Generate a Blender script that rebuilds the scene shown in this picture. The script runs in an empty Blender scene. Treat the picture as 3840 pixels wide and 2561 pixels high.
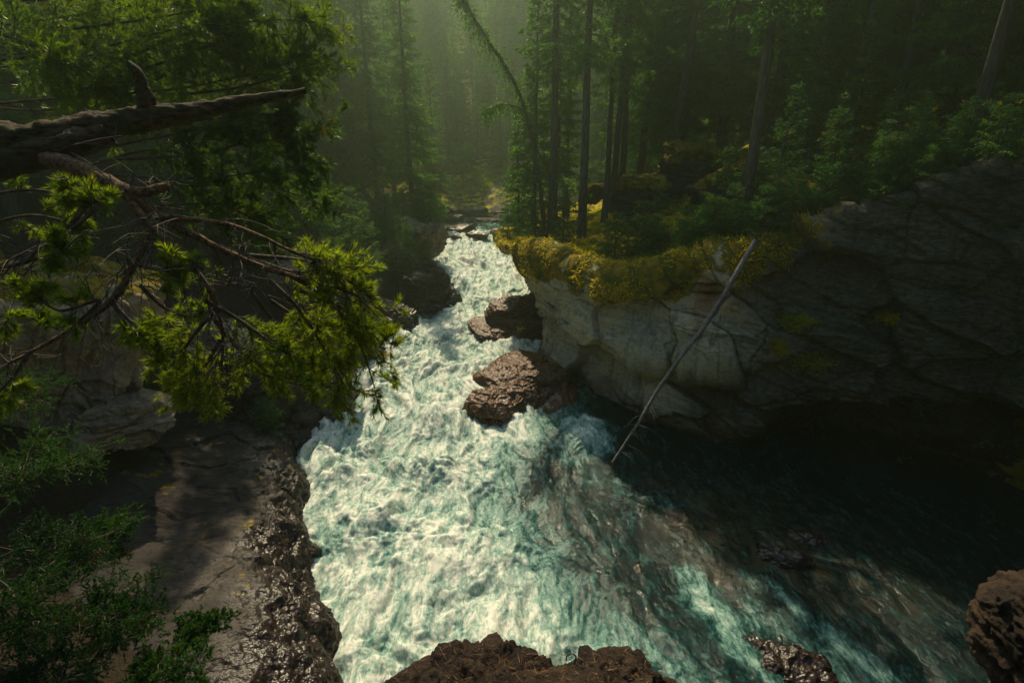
import bpy, math, random
import numpy as np
from mathutils import Vector

# ------------------------------------------------------------------ scene, camera, light
S = bpy.context.scene
COL = S.collection
R = math.radians
rng = np.random.default_rng(7)
random.seed(7)

PITCH = R(20.0); CAMZ = 10.0
cd = bpy.data.cameras.new("camera"); cam = bpy.data.objects.new("camera", cd); COL.objects.link(cam)
cam.location = (0, 0, CAMZ); cam.rotation_euler = (math.pi/2 - PITCH, 0, 0)
cd.lens = 18.0; cd.sensor_width = 36.0; cd.clip_start = 0.05; cd.clip_end = 2000
S.camera = cam

SUN_AZ, SUN_EL = R(-15), R(52)
w = bpy.data.worlds.new("World"); S.world = w; w.use_nodes = True
nt = w.node_tree; sky = nt.nodes.new('ShaderNodeTexSky'); sky.sky_type = 'NISHITA'; sky.sun_disc = False
sky.sun_elevation = SUN_EL; sky.sun_rotation = SUN_AZ; sky.altitude = 1200; sky.air_density = 1.0; sky.dust_density = 2.0
bg = nt.nodes['Background']; nt.links.new(sky.outputs[0], bg.inputs[0]); bg.inputs[1].default_value = 0.15
sl = bpy.data.lights.new("sun", 'SUN'); sun = bpy.data.objects.new("sun", sl); COL.objects.link(sun)
sl.energy = 5.0; sl.angle = R(0.5); sl.color = (1.0, 0.82, 0.54)
sdir = Vector((math.sin(SUN_AZ)*math.cos(SUN_EL), math.cos(SUN_AZ)*math.cos(SUN_EL), math.sin(SUN_EL)))
sun.rotation_euler = sdir.to_track_quat('Z', 'Y').to_euler(); sun.location = (-20, 60, 80)
S.view_settings.view_transform = 'Standard'; S.view_settings.look = 'None'
S.view_settings.exposure = 0.45; S.view_settings.gamma = 1.0; S.view_settings.use_curve_mapping = False
S.render.engine = 'CYCLES'
cy = S.cycles
cy.max_bounces = 5; cy.diffuse_bounces = 3; cy.glossy_bounces = 2; cy.transmission_bounces = 3
cy.transparent_max_bounces = 6; cy.volume_bounces = 0; cy.use_denoising = True
cy.sample_clamp_indirect = 4.0; cy.sample_clamp_direct = 0.0
cy.caustics_reflective = False; cy.caustics_refractive = False

# ------------------------------------------------------------------ geometry helpers
cP, sP = math.cos(PITCH), math.sin(PITCH)
def WY(px, py, y):
    """world point at ground distance y that shows at (px,py) of the 1024x682 picture"""
    a = (px-512)/512; b = (341-py)/512
    k = y/(cP + b*sP)
    return np.array([a*k, y, CAMZ + k*(b*cP - sP)])
def WZ(px, py, z):
    a = (px-512)/512; b = (341-py)/512
    k = (z-CAMZ)/(b*cP - sP)
    return np.array([a*k, k*(cP + b*sP), z])

_pr = np.random.default_rng(3)
_perm = _pr.permutation(512).astype(np.int64); _perm = np.concatenate([_perm, _perm])
_g = _pr.normal(size=(512, 3)); _g /= np.linalg.norm(_g, axis=1)[:, None]
def noise(p):
    p = np.asarray(p, float)
    i = np.floor(p).astype(np.int64); f = p - i; i &= 511
    u = f*f*f*(f*(f*6-15)+10)
    out = 0
    def gr(dx, dy, dz):
        h = _perm[(_perm[(_perm[(i[:, 0]+dx) & 511] + i[:, 1]+dy) & 511] + i[:, 2]+dz) & 511]
        g = _g[h]
        return g[:, 0]*(f[:, 0]-dx) + g[:, 1]*(f[:, 1]-dy) + g[:, 2]*(f[:, 2]-dz)
    ux, uy, uz = u.T
    def L(a, b, t): return a + (b-a)*t
    x00 = L(gr(0,0,0), gr(1,0,0), ux); x10 = L(gr(0,1,0), gr(1,1,0), ux)
    x01 = L(gr(0,0,1), gr(1,0,1), ux); x11 = L(gr(0,1,1), gr(1,1,1), ux)
    return L(L(x00, x10, uy), L(x01, x11, uy), uz)*1.6
def fbm(p, o=4, g=0.5, l=2.03, kind=0):
    p = np.asarray(p, float); a = 1.0; s = 0; t = 0
    for k in range(o):
        n = noise(p + 17.3*k)
        if kind == 1: n = 1-2*np.abs(n)          # ridged
        if kind == 2: n = 2*np.abs(n)-0.5        # billow
        s = s + a*n; t += a; a *= g; p = p*l
    return s/t
def sst(a, b, x):
    t = np.clip((x-a)/(b-a), 0, 1); return t*t*(3-2*t)
def P3(x, y, z): return np.stack([np.broadcast_to(x, np.shape(x+y+z)).ravel(), np.broadcast_to(y, np.shape(x+y+z)).ravel(), np.broadcast_to(z, np.shape(x+y+z)).ravel()], 1)

def mesh_np(name, V, F, mat, parent=None, smooth=True, attrs=None, data=None):
    V = np.asarray(V, np.float32); F = np.asarray(F, np.int32)
    me = bpy.data.meshes.new(name)
    me.vertices.add(len(V)); me.vertices.foreach_set("co", V.ravel())
    k = F.shape[1]; n = len(F)
    me.loops.add(n*k); me.loops.foreach_set("vertex_index", F.ravel())
    me.polygons.add(n); me.polygons.foreach_set("loop_start", np.arange(n, dtype=np.int32)*k)
    me.polygons.foreach_set("use_smooth", np.full(n, smooth, dtype=bool))
    me.update(calc_edges=True)
    for an, av in (attrs or {}).items():
        a = me.attributes.new(an, 'FLOAT', 'POINT'); a.data.foreach_set("value", np.asarray(av, np.float32))
    if mat: me.materials.append(mat)
    o = bpy.data.objects.new(name, me); COL.objects.link(o)
    if parent: o.parent = parent
    return o
def tag(o, label=None, cat=None, group=None, kind=None):
    if label: o['label'] = label
    if cat: o['category'] = cat
    if group: o['group'] = group
    if kind: o['kind'] = kind
    return o
def empty(name, loc=(0,0,0)):
    o = bpy.data.objects.new(name, None); COL.objects.link(o); o.location = tuple(loc); o.empty_display_size = 0.2
    return o
def copy_thing(root, loc, rz=0, sc=1.0, label=None, group=None, rx=0, ry=0, cat=None):
    r = root.copy(); COL.objects.link(r); r.location = tuple(loc); r.rotation_euler = (rx, ry, rz)
    r.scale = (sc, sc, sc) if np.isscalar(sc) else sc
    if label: r['label'] = label
    if group: r['group'] = group
    if cat: r['category'] = cat
    for ch in list(root.children):
        c = ch.copy(); COL.objects.link(c); c.parent = r
    return r
def grid_faces(nu, nv, wrap_u=False):
    i = np.arange(nu if wrap_u else nu-1)[:, None]; j = np.arange(nv-1)[None, :]
    a = i*nv + j; b = ((i+1) % nu)*nv + j
    return np.stack([a, b, b+1, a+1], -1).reshape(-1, 4)
def grid_normals(G):
    du = np.gradient(G, axis=0); dv = np.gradient(G, axis=1)
    n = np.cross(du, dv); n /= (np.linalg.norm(n, axis=2, keepdims=True)+1e-9)
    return n
def cr1(P, n):
    """Catmull-Rom through P (k,...) sampled n times"""
    P = np.asarray(P, float); k = len(P)
    Q = np.concatenate([[2*P[0]-P[1]], P, [2*P[-1]-P[-2]]])
    t = np.linspace(0, k-1-1e-9, n); i = t.astype(int); f = (t-i).reshape((-1,)+(1,)*(P.ndim-1))
    a, b, c, d = Q[i], Q[i+1], Q[i+2], Q[i+3]
    return 0.5*((2*b) + (c-a)*f + (2*a-5*b+4*c-d)*f*f + (3*b-a-3*c+d)*f**3)
def patch(C, nu, nv):
    """C: cols x rows x 3 control net -> dense grid nu x nv x 3"""
    A = cr1(np.asarray(C, float), nu)
    return np.swapaxes(cr1(np.swapaxes(A, 0, 1), nv), 0, 1)
def tubes(P, Rr, sides=5):
    """P (m,n,3) polylines, Rr (m,n) radii -> V,F"""
    P = np.asarray(P, float); m, n, _ = P.shape
    T = np.gradient(P, axis=1); T /= (np.linalg.norm(T, axis=2, keepdims=True)+1e-9)
    ref = np.zeros_like(T); ref[..., 2] = 1; bad = np.abs(T[..., 2]).mean(1) > 0.8
    ref[bad] = (1, 0, 0)
    A = np.cross(T, ref); A /= (np.linalg.norm(A, axis=2, keepdims=True)+1e-9); B = np.cross(T, A)
    th = np.arange(sides)/sides*2*np.pi
    V = P[:, :, None, :] + Rr[:, :, None, None]*(np.cos(th)[None, None, :, None]*A[:, :, None, :] + np.sin(th)[None, None, :, None]*B[:, :, None, :])
    V = V.reshape(-1, 3)
    base = (np.arange(m)[:, None, None]*n + np.arange(n-1)[None, :, None])*sides
    j = np.arange(sides)[None, None, :]; j2 = (j+1) % sides
    F = np.stack([base+j, base+j2, base+sides+j2, base+sides+j], -1).reshape(-1, 4)
    return V, F
def join(parts):
    Vs, Fs, o = [], [], 0
    for V, F in parts:
        Vs.append(V); Fs.append(F+o); o += len(V)
    return np.concatenate(Vs), np.concatenate(Fs)
def unit(v): return v/(np.linalg.norm(v, axis=-1, keepdims=True)+1e-9)

# ------------------------------------------------------------------ materials
def new_mat(name):
    m = bpy.data.materials.new(name); m.use_nodes = True
    t = m.node_tree; b = t.nodes['Principled BSDF']; return m, t, b
def nd(t, ty, **kw):
    n = t.nodes.new(ty)
    for k, v in kw.items():
        if k.startswith('i_'): n.inputs[int(k[2:])].default_value = v
        else: setattr(n, k, v)
    return n
def tex(t, scale, detail=4, rough=0.55, stretch=None, vec=None, ty='ShaderNodeTexNoise', coord='Object', dist=0.0):
    tc = nd(t, 'ShaderNodeTexCoord'); src = tc.outputs[coord] if vec is None else vec
    if stretch is not None:
        mp = nd(t, 'ShaderNodeMapping'); mp.inputs['Scale'].default_value = stretch
        t.links.new(src, mp.inputs[0]); src = mp.outputs[0]
    n = nd(t, ty); t.links.new(src, n.inputs['Vector']); n.inputs['Scale'].default_value = scale
    if ty == 'ShaderNodeTexNoise':
        n.inputs['Detail'].default_value = detail; n.inputs['Roughness'].default_value = rough; n.inputs['Distortion'].default_value = dist
    return n
def ramp(t, fac, stops):
    r = nd(t, 'ShaderNodeValToRGB'); e = r.color_ramp.elements
    while len(e) < len(stops): e.new(0.5)
    for el, (p, c) in zip(e, stops): el.position = p; el.color = (c if len(c) == 4 else tuple(c)+(1,))
    t.links.new(fac, r.inputs[0]); return r.outputs[0]
def fr(t, fac, a, b, lo=0.0, hi=1.0):
    r = nd(t, 'ShaderNodeMapRange'); r.interpolation_type = 'SMOOTHSTEP'
    r.inputs[1].default_value = a; r.inputs[2].default_value = b; r.inputs[3].default_value = lo; r.inputs[4].default_value = hi
    t.links.new(fac, r.inputs[0]); return r.outputs[0]
def mix(t, fac, a, b, mode='MIX'):
    n = nd(t, 'ShaderNodeMix'); n.data_type = 'RGBA'; n.blend_type = mode; n.clamp_factor = True
    for s, v in ((0, fac), (6, a), (7, b)):
        if hasattr(v, 'links') or hasattr(v, 'is_linked'): t.links.new(v, n.inputs[s])
        else: n.inputs[s].default_value = v if s == 0 or len(v) == 4 else tuple(v)+(1,)
    return n.outputs[2]
def math_(t, op, a, b=0.5):
    n = nd(t, 'ShaderNodeMath'); n.operation = op
    for s, v in ((0, a), (1, b)):
        if hasattr(v, 'is_linked'): t.links.new(v, n.inputs[s])
        else: n.inputs[s].default_value = v
    return n.outputs[0]
def attr(t, name):
    n = nd(t, 'ShaderNodeAttribute'); n.attribute_name = name; return n.outputs['Fac']
def bump(t, b, h, strength=0.5, dist=0.05, prev=None):
    n = nd(t, 'ShaderNodeBump'); n.inputs['Strength'].default_value = strength; n.inputs['Distance'].default_value = dist
    t.links.new(h, n.inputs['Height'])
    if prev is not None: t.links.new(prev, n.inputs['Normal'])
    t.links.new(n.outputs[0], b.inputs['Normal']); return n.outputs[0]

def rock_mat(name, c1, c2, dark, ochre=None, wetcol=(0.03, 0.016, 0.008), streak=0.5, moss=True, bed=(1, 1, 6), lich=0.0, scale=1.0, rust=None):
    m, t, b = new_mat(name)
    n1 = tex(t, 0.6*scale, 6, 0.6); n2 = tex(t, 5*scale, 8, 0.65, bed); n3 = tex(t, 40*scale, 5, 0.6)
    c = mix(t, fr(t, n1.outputs[0], 0.38, 0.62), c1, c2)
    c = mix(t, fr(t, n2.outputs[0], 0.45, 0.7, 0, 0.6), c, dark)
    if ochre:
        n5 = tex(t, 0.45, 3, 0.5, (1, 1, 1.6)); c = mix(t, fr(t, n5.outputs[0], 0.5, 0.66, 0, 0.75), c, ochre)
    if streak:
        n4 = tex(t, 2.2, 5, 0.6, (1.6, 1.6, 0.16)); c = mix(t, fr(t, n4.outputs[0], 0.5, 0.68, 0, streak), c, dark)
    if rust:
        c = mix(t, attr(t, 'rust'), c, rust)
    c = mix(t, fr(t, n3.outputs[0], 0.4, 0.75, 0, 0.35), c, tuple(x*0.35 for x in dark))
    if lich:
        v = tex(t, 9, ty='ShaderNodeTexVoronoi'); n6 = tex(t, 0.5, 3)
        f = math_(t, 'MULTIPLY', fr(t, v.outputs['Distance'], 0.12, 0.3, 1, 0), fr(t, n6.outputs[0], 0.42, 0.6, 0, lich))
        c = mix(t, f, c, (0.30, 0.32, 0.27))
    c = mix(t, math_(t, 'MULTIPLY', attr(t, 'dark'), fr(t, n2.outputs[0], .3, .7, .8, 1.0)), c, tuple(x*.2 for x in dark))  # 'dark' mask: painted shade and black lichen pull the rock colour down
    wet = attr(t, 'wet')
    c = mix(t, math_(t, 'MULTIPLY', wet, 0.85), c, wetcol)
    if moss:
        mo = attr(t, 'moss'); nm = tex(t, 3, 5); nmf = tex(t, 60, 3)
        mc = mix(t, fr(t, nm.outputs[0], 0.35, 0.65), (0.05, 0.075, 0.006), (0.27, 0.17, 0.008))
        mc = mix(t, fr(t, nmf.outputs[0], 0.35, 0.65, 0, 0.7), mc, (0.03, 0.03, 0.004))
        mf = fr(t, math_(t, 'ADD', mo, math_(t, 'MULTIPLY', math_(t, 'SUBTRACT', nm.outputs[0], 0.5), 1.2)), 0.4, 0.6)
        c = mix(t, mf, c, mc)
    t.links.new(c, b.inputs['Base Color'])
    ro = nd(t, 'ShaderNodeMapRange'); t.links.new(wet, ro.inputs[0]); ro.inputs[3].default_value = 0.92; ro.inputs[4].default_value = 0.28
    t.links.new(ro.outputs[0], b.inputs['Roughness']); t.links.new(math_(t, 'ADD', .12, math_(t, 'MULTIPLY', wet, .30)), b.inputs['Specular IOR Level'])
    h = math_(t, 'ADD', math_(t, 'MULTIPLY', n2.outputs[0], 1.0), math_(t, 'MULTIPLY', n3.outputs[0], 0.35))
    h = math_(t, 'MULTIPLY', h, math_(t, 'SUBTRACT', 1.0, math_(t, 'MULTIPLY', wet, .85)))
    pr = bump(t, b, h, 0.8, 0.06)
    wv = tex(t, 10, 2, 0.5, (1, 1.3, 1)); wn = nd(t, 'ShaderNodeMath'); wn.operation = 'MULTIPLY'
    t.links.new(wv.outputs[0], wn.inputs[0]); t.links.new(wet, wn.inputs[1])
    bump(t, b, wn.outputs[0], 1.0, 0.045, pr)
    return m

def foliage_mat(name, ca, cb, trans=0.45, rough=0.55, brown=None, nscale=1.2, spec=0.3):
    m, t, b = new_mat(name)
    oi = nd(t, 'ShaderNodeObjectInfo'); n = tex(t, nscale, 3)
    f = math_(t, 'ADD', math_(t, 'MULTIPLY', oi.outputs['Random'], 0.5), math_(t, 'MULTIPLY', n.outputs[0], 0.9))
    c = mix(t, fr(t, f, 0.3, 1.1), ca, cb)
    if brown:
        n2 = tex(t, nscale*2.5, 3); c = mix(t, fr(t, n2.outputs[0], 0.62, 0.72, 0, 0.8), c, brown)
    t.links.new(c, b.inputs['Base Color']); b.inputs['Roughness'].default_value = rough
    b.inputs['Specular IOR Level'].default_value = spec
    tr = nd(t, 'ShaderNodeBsdfTranslucent'); c2 = mix(t, 0.5, c, (0.9, 1.0, 0.15), 'MULTIPLY'); 
    g = mix(t, 1.0, c, (1.5, 1.45, 0.45), 'MULTIPLY'); t.links.new(g, tr.inputs[0])
    ms = nd(t, 'ShaderNodeMixShader'); ms.inputs[0].default_value = trans
    t.links.new(b.outputs[0], ms.inputs[1]); t.links.new(tr.outputs[0], ms.inputs[2])
    t.links.new(ms.outputs[0], t.nodes['Material Output'].inputs[0])
    return m
def bark_mat(name, ca, cb, moss=None, sc=1.0, bs=0.8, bd=0.02, st=(1, 1, 0.18)):
    m, t, b = new_mat(name)
    n = tex(t, 14*sc, 6, 0.65, st); n2 = tex(t, 3*sc, 4)
    c = mix(t, fr(t, n.outputs[0], 0.35, 0.65), ca, cb)
    if moss: c = mix(t, fr(t, n2.outputs[0], 0.48, 0.62, 0, 0.9), c, moss)
    t.links.new(c, b.inputs['Base Color']); b.inputs['Roughness'].default_value = 0.85
    b.inputs['Specular IOR Level'].default_value = 0.2
    bump(t, b, n.outputs[0], bs, bd)
    return m

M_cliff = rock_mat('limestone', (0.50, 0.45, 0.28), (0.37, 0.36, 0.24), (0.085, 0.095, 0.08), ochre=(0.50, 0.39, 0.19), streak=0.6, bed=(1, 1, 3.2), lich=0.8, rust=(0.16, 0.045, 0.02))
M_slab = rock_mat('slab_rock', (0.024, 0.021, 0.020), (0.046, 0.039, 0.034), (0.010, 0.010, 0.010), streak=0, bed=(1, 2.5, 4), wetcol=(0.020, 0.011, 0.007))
M_spur = rock_mat('spur_rock', (0.36, 0.28, 0.19), (0.22, 0.19, 0.14), (0.05, 0.045, 0.035), ochre=(0.36, 0.23, 0.11), streak=0.5, bed=(1.5, 1.5, 1), lich=0.3)
M_wet = rock_mat('wet_rock', (0.15, 0.075, 0.04), (0.08, 0.04, 0.02), (0.012, 0.009, 0.008), streak=0, bed=(1, 1, 6), wetcol=(0.075, 0.032, 0.014), moss=False)
M_near = rock_mat('pitted_rock', (0.035, 0.026, 0.021), (0.085, 0.058, 0.038), (0.010, 0.008, 0.007), streak=0, bed=(1, 1, 1), scale=4)

# ground
def ground_mat():
    m, t, b = new_mat('forest_floor')
    mo = attr(t, 'moss'); gv = attr(t, 'gravel'); n = tex(t, 1.1, 6, 0.6); nf = tex(t, 22, 5, 0.7); nl = tex(t, 0.35, 3)
    dirt = mix(t, fr(t, nf.outputs[0], 0.35, 0.65), (0.016, 0.014, 0.009), (0.055, 0.036, 0.022))
    mc = mix(t, fr(t, n.outputs[0], 0.36, 0.62), (0.12, 0.19, 0.009), (0.56, 0.43, 0.016))
    mc = mix(t, fr(t, nf.outputs[0], 0.4, 0.7, 0, 0.75), mc, (0.03, 0.035, 0.005))
    mf = fr(t, math_(t, 'ADD', mo, math_(t, 'MULTIPLY', math_(t, 'SUBTRACT', n.outputs[0], 0.5), 1.0)), 0.4, 0.6)
    c = mix(t, mf, dirt, mc)
    v = tex(t, 3.0, ty='ShaderNodeTexVoronoi'); gc = ramp(t, v.outputs['Color'], [(0.2, (0.05, 0.05, 0.045)), (0.8, (0.16, 0.155, 0.14))])
    c = mix(t, gv, c, gc)
    t.links.new(c, b.inputs['Base Color']); b.inputs['Roughness'].default_value = 0.9; b.inputs['Specular IOR Level'].default_value = 0.15
    bump(t, b, math_(t, 'ADD', nf.outputs[0], math_(t, 'MULTIPLY', v.outputs['Distance'], 0.4)), 1.0, 0.08)
    return m
M_ground = ground_mat()

def water_mat():
    m, t, b = new_mat('river_water')
    fo = attr(t, 'foam'); bed = attr(t, 'bed'); fl = attr(t, 'flow')
    n1 = tex(t, 2.2, 8, 0.62, (1.15, 0.5, 1), dist=1.0); n2 = tex(t, 10, 6, 0.7, (1.1, 0.6, 1), dist=0.8); n3 = tex(t, 60, 3, 0.7)
    s = math_(t, 'ADD', fo, math_(t, 'MULTIPLY', math_(t, 'SUBTRACT', n1.outputs[0], 0.5), 1.35))
    s = math_(t, 'ADD', s, math_(t, 'MULTIPLY', math_(t, 'SUBTRACT', n2.outputs[0], 0.5), 1.15))
    c = ramp(t, s, [(0.0, (0.003, 0.009, 0.009)), (0.25, (0.005, 0.026, 0.026)), (0.46, (0.028, 0.095, 0.085)), (0.64, (0.13, 0.255, 0.22)), (0.83, (0.34, 0.43, 0.37)), (1.0, (0.64, 0.65, 0.58))])
    v = tex(t, 2.6, ty='ShaderNodeTexVoronoi', dist=0)
    bc = ramp(t, v.outputs['Color'], [(0.2, (0.012, 0.012, 0.004)), (0.6, (0.06, 0.04, 0.008)), (0.9, (0.10, 0.06, 0.012))])
    c = mix(t, math_(t, 'MULTIPLY', math_(t, 'MULTIPLY', bed, .3), fr(t, s, 0.25, 0.45, 1, 0)), c, bc)
    t.links.new(c, b.inputs['Base Color'])
    r = fr(t, s, 0.25, 0.75, 0.10, 0.5); t.links.new(r, b.inputs['Roughness'])
    b.inputs['Subsurface Radius'].default_value = (.12, .22, .18); b.inputs['Subsurface Scale'].default_value = 1.0; t.links.new(fr(t, s, .4, .9, 0, .55), b.inputs['Subsurface Weight']); b.inputs['IOR'].default_value = 1.33; b.inputs['Specular IOR Level'].default_value = 0.5
    p = bump(t, b, n1.outputs[0], 0.35, 0.12)
    p = bump(t, b, n2.outputs[0], 0.4, 0.05, p)
    bump(t, b, n3.outputs[0], 0.35, 0.012, p)
    return m
M_water = water_mat()

# ------------------------------------------------------------------ river and ground shape
ZWY = np.array([-30, 8, 14, 18, 24, 30, 40, 48, 52, 56, 90.]); ZWZ = np.array([-.3, -.15, 0, .35, .9, 1.4, 2.2, 2.8, 3.0, 3.1, 3.15])
XLY = np.array([-30, 0, 4, 7.35, 9.4, 11.8, 15.4, 17.6, 19.3, 23.7, 29.3, 35, 40, 48, 54.6, 60, 90.])
XLX = np.array([-2.5, -2.5, -2.8, -3.4, -4.6, -5.9, -7.4, -7.8, -7.0, -6.9, -6.1, -4.3, -5.3, -7.0, -8.5, -11, -20])
# right bank lip (plan of the cliff top), y descending upstream -> downstream
LIP = np.array([(6.0, 62, 4.2), (3.6, 52, 4.6), (2.0, 42, 5.0), (0.9, 34, 5.5), tuple(WY(500, 240, 28)), tuple(WY(520, 250, 24)), tuple(WY(560, 262, 21)), tuple(WY(620, 282, 19)),
                tuple(WY(700, 265, 18)), tuple(WY(750, 250, 17.5)), tuple(WY(850, 215, 17)), tuple(WY(930, 190, 16)), tuple(WY(1024, 165, 14.5)), (15.5, 10, 10.4), (16.5, 4, 10.8), (17, -6, 11), (17, -30, 11)])
BASE = np.array([(6.2, 62, 2.4), (4.2, 52, 2.2), (2.8, 42, 1.8), (2.2, 34, 1.2), (2.0, 28, 0.8), (1.9, 25, 0.5), tuple(WZ(548, 372, 0.2)), tuple(WZ(610, 415, -.1)),
                 tuple(WZ(680, 440, -.3)), tuple(WZ(740, 457, -.4)), tuple(WZ(830, 472, -.5)), tuple(WZ(930, 485, -.5)), tuple(WZ(1040, 500, -.5)), (17, 9, -.5), (18, 4, -.5), (18, -6, -.5), (18, -30, -.5)])
def xL(y): return np.interp(y, XLY, XLX)
def xR(y): return np.interp(y, LIP[::-1, 1], LIP[::-1, 0])
def zw(y): return np.interp(y, ZWY, ZWZ)
def lip_d(x, y):
    q = np.stack([np.ravel(x), np.ravel(y)], 1); best = np.full(len(q), 1e9)
    for A, B in zip(LIP[:-1, :2], LIP[1:, :2]):
        AB = B-A; t = np.clip(((q-A)@AB)/(AB@AB), 0, 1); best = np.minimum(best, ((q-A-t[:, None]*AB)**2).sum(1))
    return (np.sqrt(best)*np.sign(np.ravel(x)-xR(np.ravel(y)))).reshape(np.shape(x))
FBY = np.array([-30, 0, 7.35, 8.3, 9.4, 10.65, 13.2, 16, 20, 30.]); FBX = np.array([4.6, 4.4, 3.5, 2.8, 1.9, 1.1, .35, 0.5, 3.0, 4.0])

def rbf(pts):
    P = np.array(pts, float); X = P[:, :2]; z = P[:, 2]
    d = np.linalg.norm(X[:, None]-X[None], axis=2)
    n = len(P); A = np.zeros((n+3, n+3)); A[:n, :n] = d; A[:n, n] = 1; A[:n, n+1:] = X; A[n, :n] = 1; A[n+1:, :n] = X.T
    A[:n, :n] -= np.eye(n)*0.15
    c = np.linalg.solve(A, np.concatenate([z, [0, 0, 0]]))
    def f(x, y):
        sh = np.shape(x); q = np.stack([np.ravel(x), np.ravel(y)], 1); out = np.empty(len(q))
        for s in range(0, len(q), 40000):
            e = q[s:s+40000]; D = np.linalg.norm(e[:, None]-X[None], axis=2)
            out[s:s+40000] = D@c[:n] + c[n] + e@c[n+1:]
        return out.reshape(sh)
    return f
HLf = rbf([(-5, 3.2, 6.1), (-3, 1.5, 7.6), (-8, 3, 6.4), (-12, 4, 7), (-5, 6, .8), (-8, 6.2, 3.2), (-7, 9, .5), (-10, 9, 1.5), (-8, 12, 1), (-7.6, 15, .2), (-9, 17, 1.3),
           (-13, 9.5, 6.4), (-13.8, 13.5, 6.3), (-11, 14, 1.6), (-10, 16, 1.2), (-12.5, 15.5, 2.6), (-16, 10, 8.5), (-20, 14, 10.5), (-13, 18, 3.6), (-16, 17, 6), (-10, 20, 3.4), (-8, 20, 1.7), (-8.5, 24, 2.6), (-10.5, 26, 4.0), (-8, 30, 3.4), (-6, 35, 3.0), (-7.5, 37, 4.2),
           (-9, 40, 5), (-13, 30, 7), (-16, 24, 8), (-20, 30, 12), (-14, 40, 8), (-22, 45, 14), (-10, 48, 4.6), (-13, 55, 6), (-20, 62, 11), (-30, 20, 19), (-36, 40, 25), (-12, 64, 4.5), (-40, 5, 22), (-30, -15, 15), (-8, -12, 9)])
HRf = rbf([tuple(p) for p in LIP] + [(3, 30, 6.0), (5, 24, 6.1), (8, 22, 6.9), (4, 36, 6.0), (9, 36, 7), (7.5, 28, 7.6), (9.5, 29, 9.6), (12, 28, 10.2), (11, 22, 8.2), (16, 22, 10.9), (14, 19, 9.3), (20, 20, 12), (20, 30, 13), (18, 12, 12),
           (24, 10, 14), (24, 0, 14.5), (30, 30, 18), (36, 12, 21), (36, 45, 22), (14, 48, 8), (10, 60, 6), (24, 60, 13), (40, 70, 22), (24, -20, 14)])
def ground_h(x, y, detail=True, mesh=False):
    p = P3(x, y, 0*x); sh = np.shape(x)
    w0 = zw(y)
    bed = w0-1.5
    n = fbm(p*0.12, 4).reshape(sh); n2 = fbm(p*0.7, 4).reshape(sh) if detail else 0
    sL = xL(y)-x; sR = x-xR(y)
    HL = HLf(x, y) + 0.8*n*sst(4, 14, sL) + 0.3*n2
    HL = np.minimum(HL, 22+0.1*np.maximum(sL, 0))
    HR = HRf(x, y) + 0.8*n*sst(4, 14, sR) + 0.38*n2 + .22*np.abs(fbm(p*np.array([1.3, 1.3, 1])+40, 2).reshape(sh) if detail else 0)
    HR = np.minimum(HR, 22+0.1*np.maximum(sR, 0))
    z = bed + np.maximum(HL-bed, 0)*sst(0.2, 1.6, sL)
    zr = bed + np.maximum(HR-bed-0.15, 0)*(sst(4.2, 4.5, lip_d(x, y)) if mesh else sst(0.0, 0.3, sR))
    z = np.maximum(z, zr)
    nb = bed + (8.15-bed+0.1*n2 - 0.25*np.maximum(-x-1, 0))*sst(1.35, 1.1, y)*sst(-8, -5, x)
    z = np.maximum(z, nb)
    hb = 8 + 1.15*(-9-y) + 1.2*n; hb = np.minimum(hb, 34); z = np.maximum(z, bed + (hb-bed)*sst(-9, -12, y))  # unseen slope behind the camera, raised to block sky light
    far = 3.5 + 0.30*np.maximum(y-58, 0) + 0.45*np.maximum(y-80, 0) + 0.07*np.maximum(x+4, 0)*sst(56, 62, y) + 1.2*n + 0.4*n2
    far = np.minimum(far, 52 + 6*n)
    m = sst(56.5, 58.5, y + 0.25*x)
    z = np.maximum(z, bed + (far-bed)*m)
    return z
def gh(x, y): return float(ground_h(np.array([[float(x)]]), np.array([[float(y)]]))[0, 0])

# moss / gravel masks on the ground
def moss_mask(x, y):
    sR = x-xR(y)
    m = sst(0.2, 1.5, sR)*(0.55+0.55*sst(34, 24, y)) 
    m = m*(1-sst(14, 15, x)*sst(14, 13, y))
    m = np.maximum(m, 0.48*sst(57, 60, y)); m = np.maximum(m, 0.3*sst(2, 10, xL(y)-x)*sst(14, 22, y))
    return m
def make_ground():
    a = np.linspace(-1, 1, 620); X = np.sign(a)*(np.abs(a)*34 + 230*np.abs(a)**5)
    b = np.linspace(0, 1, 720); Y = -60 + 0*b; Y = np.interp(b, [0, .06, .62, .82, 1], [-60, -3, 38, 70, 320])
    YY, XX = np.meshgrid(Y, X); Z = ground_h(XX, YY, mesh=True)
    G = np.stack([XX, YY, Z], -1)
    gr = sst(57, 58.5, YY+0.25*XX)*sst(78, 68, YY)*sst(-4, 0, XX)*sst(12, 5, XX)*0.9
    gr = gr*sst(-.25, .15, fbm(P3(XX*.25, YY*.25, 0*XX), 3).reshape(XX.shape)+.25)
    o = mesh_np('ground', G.reshape(-1, 3), grid_faces(len(X), len(Y)), M_ground, attrs={'moss': moss_mask(XX, YY).ravel(), 'gravel': gr.ravel()})
    tag(o, kind='structure')
make_ground()

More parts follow.
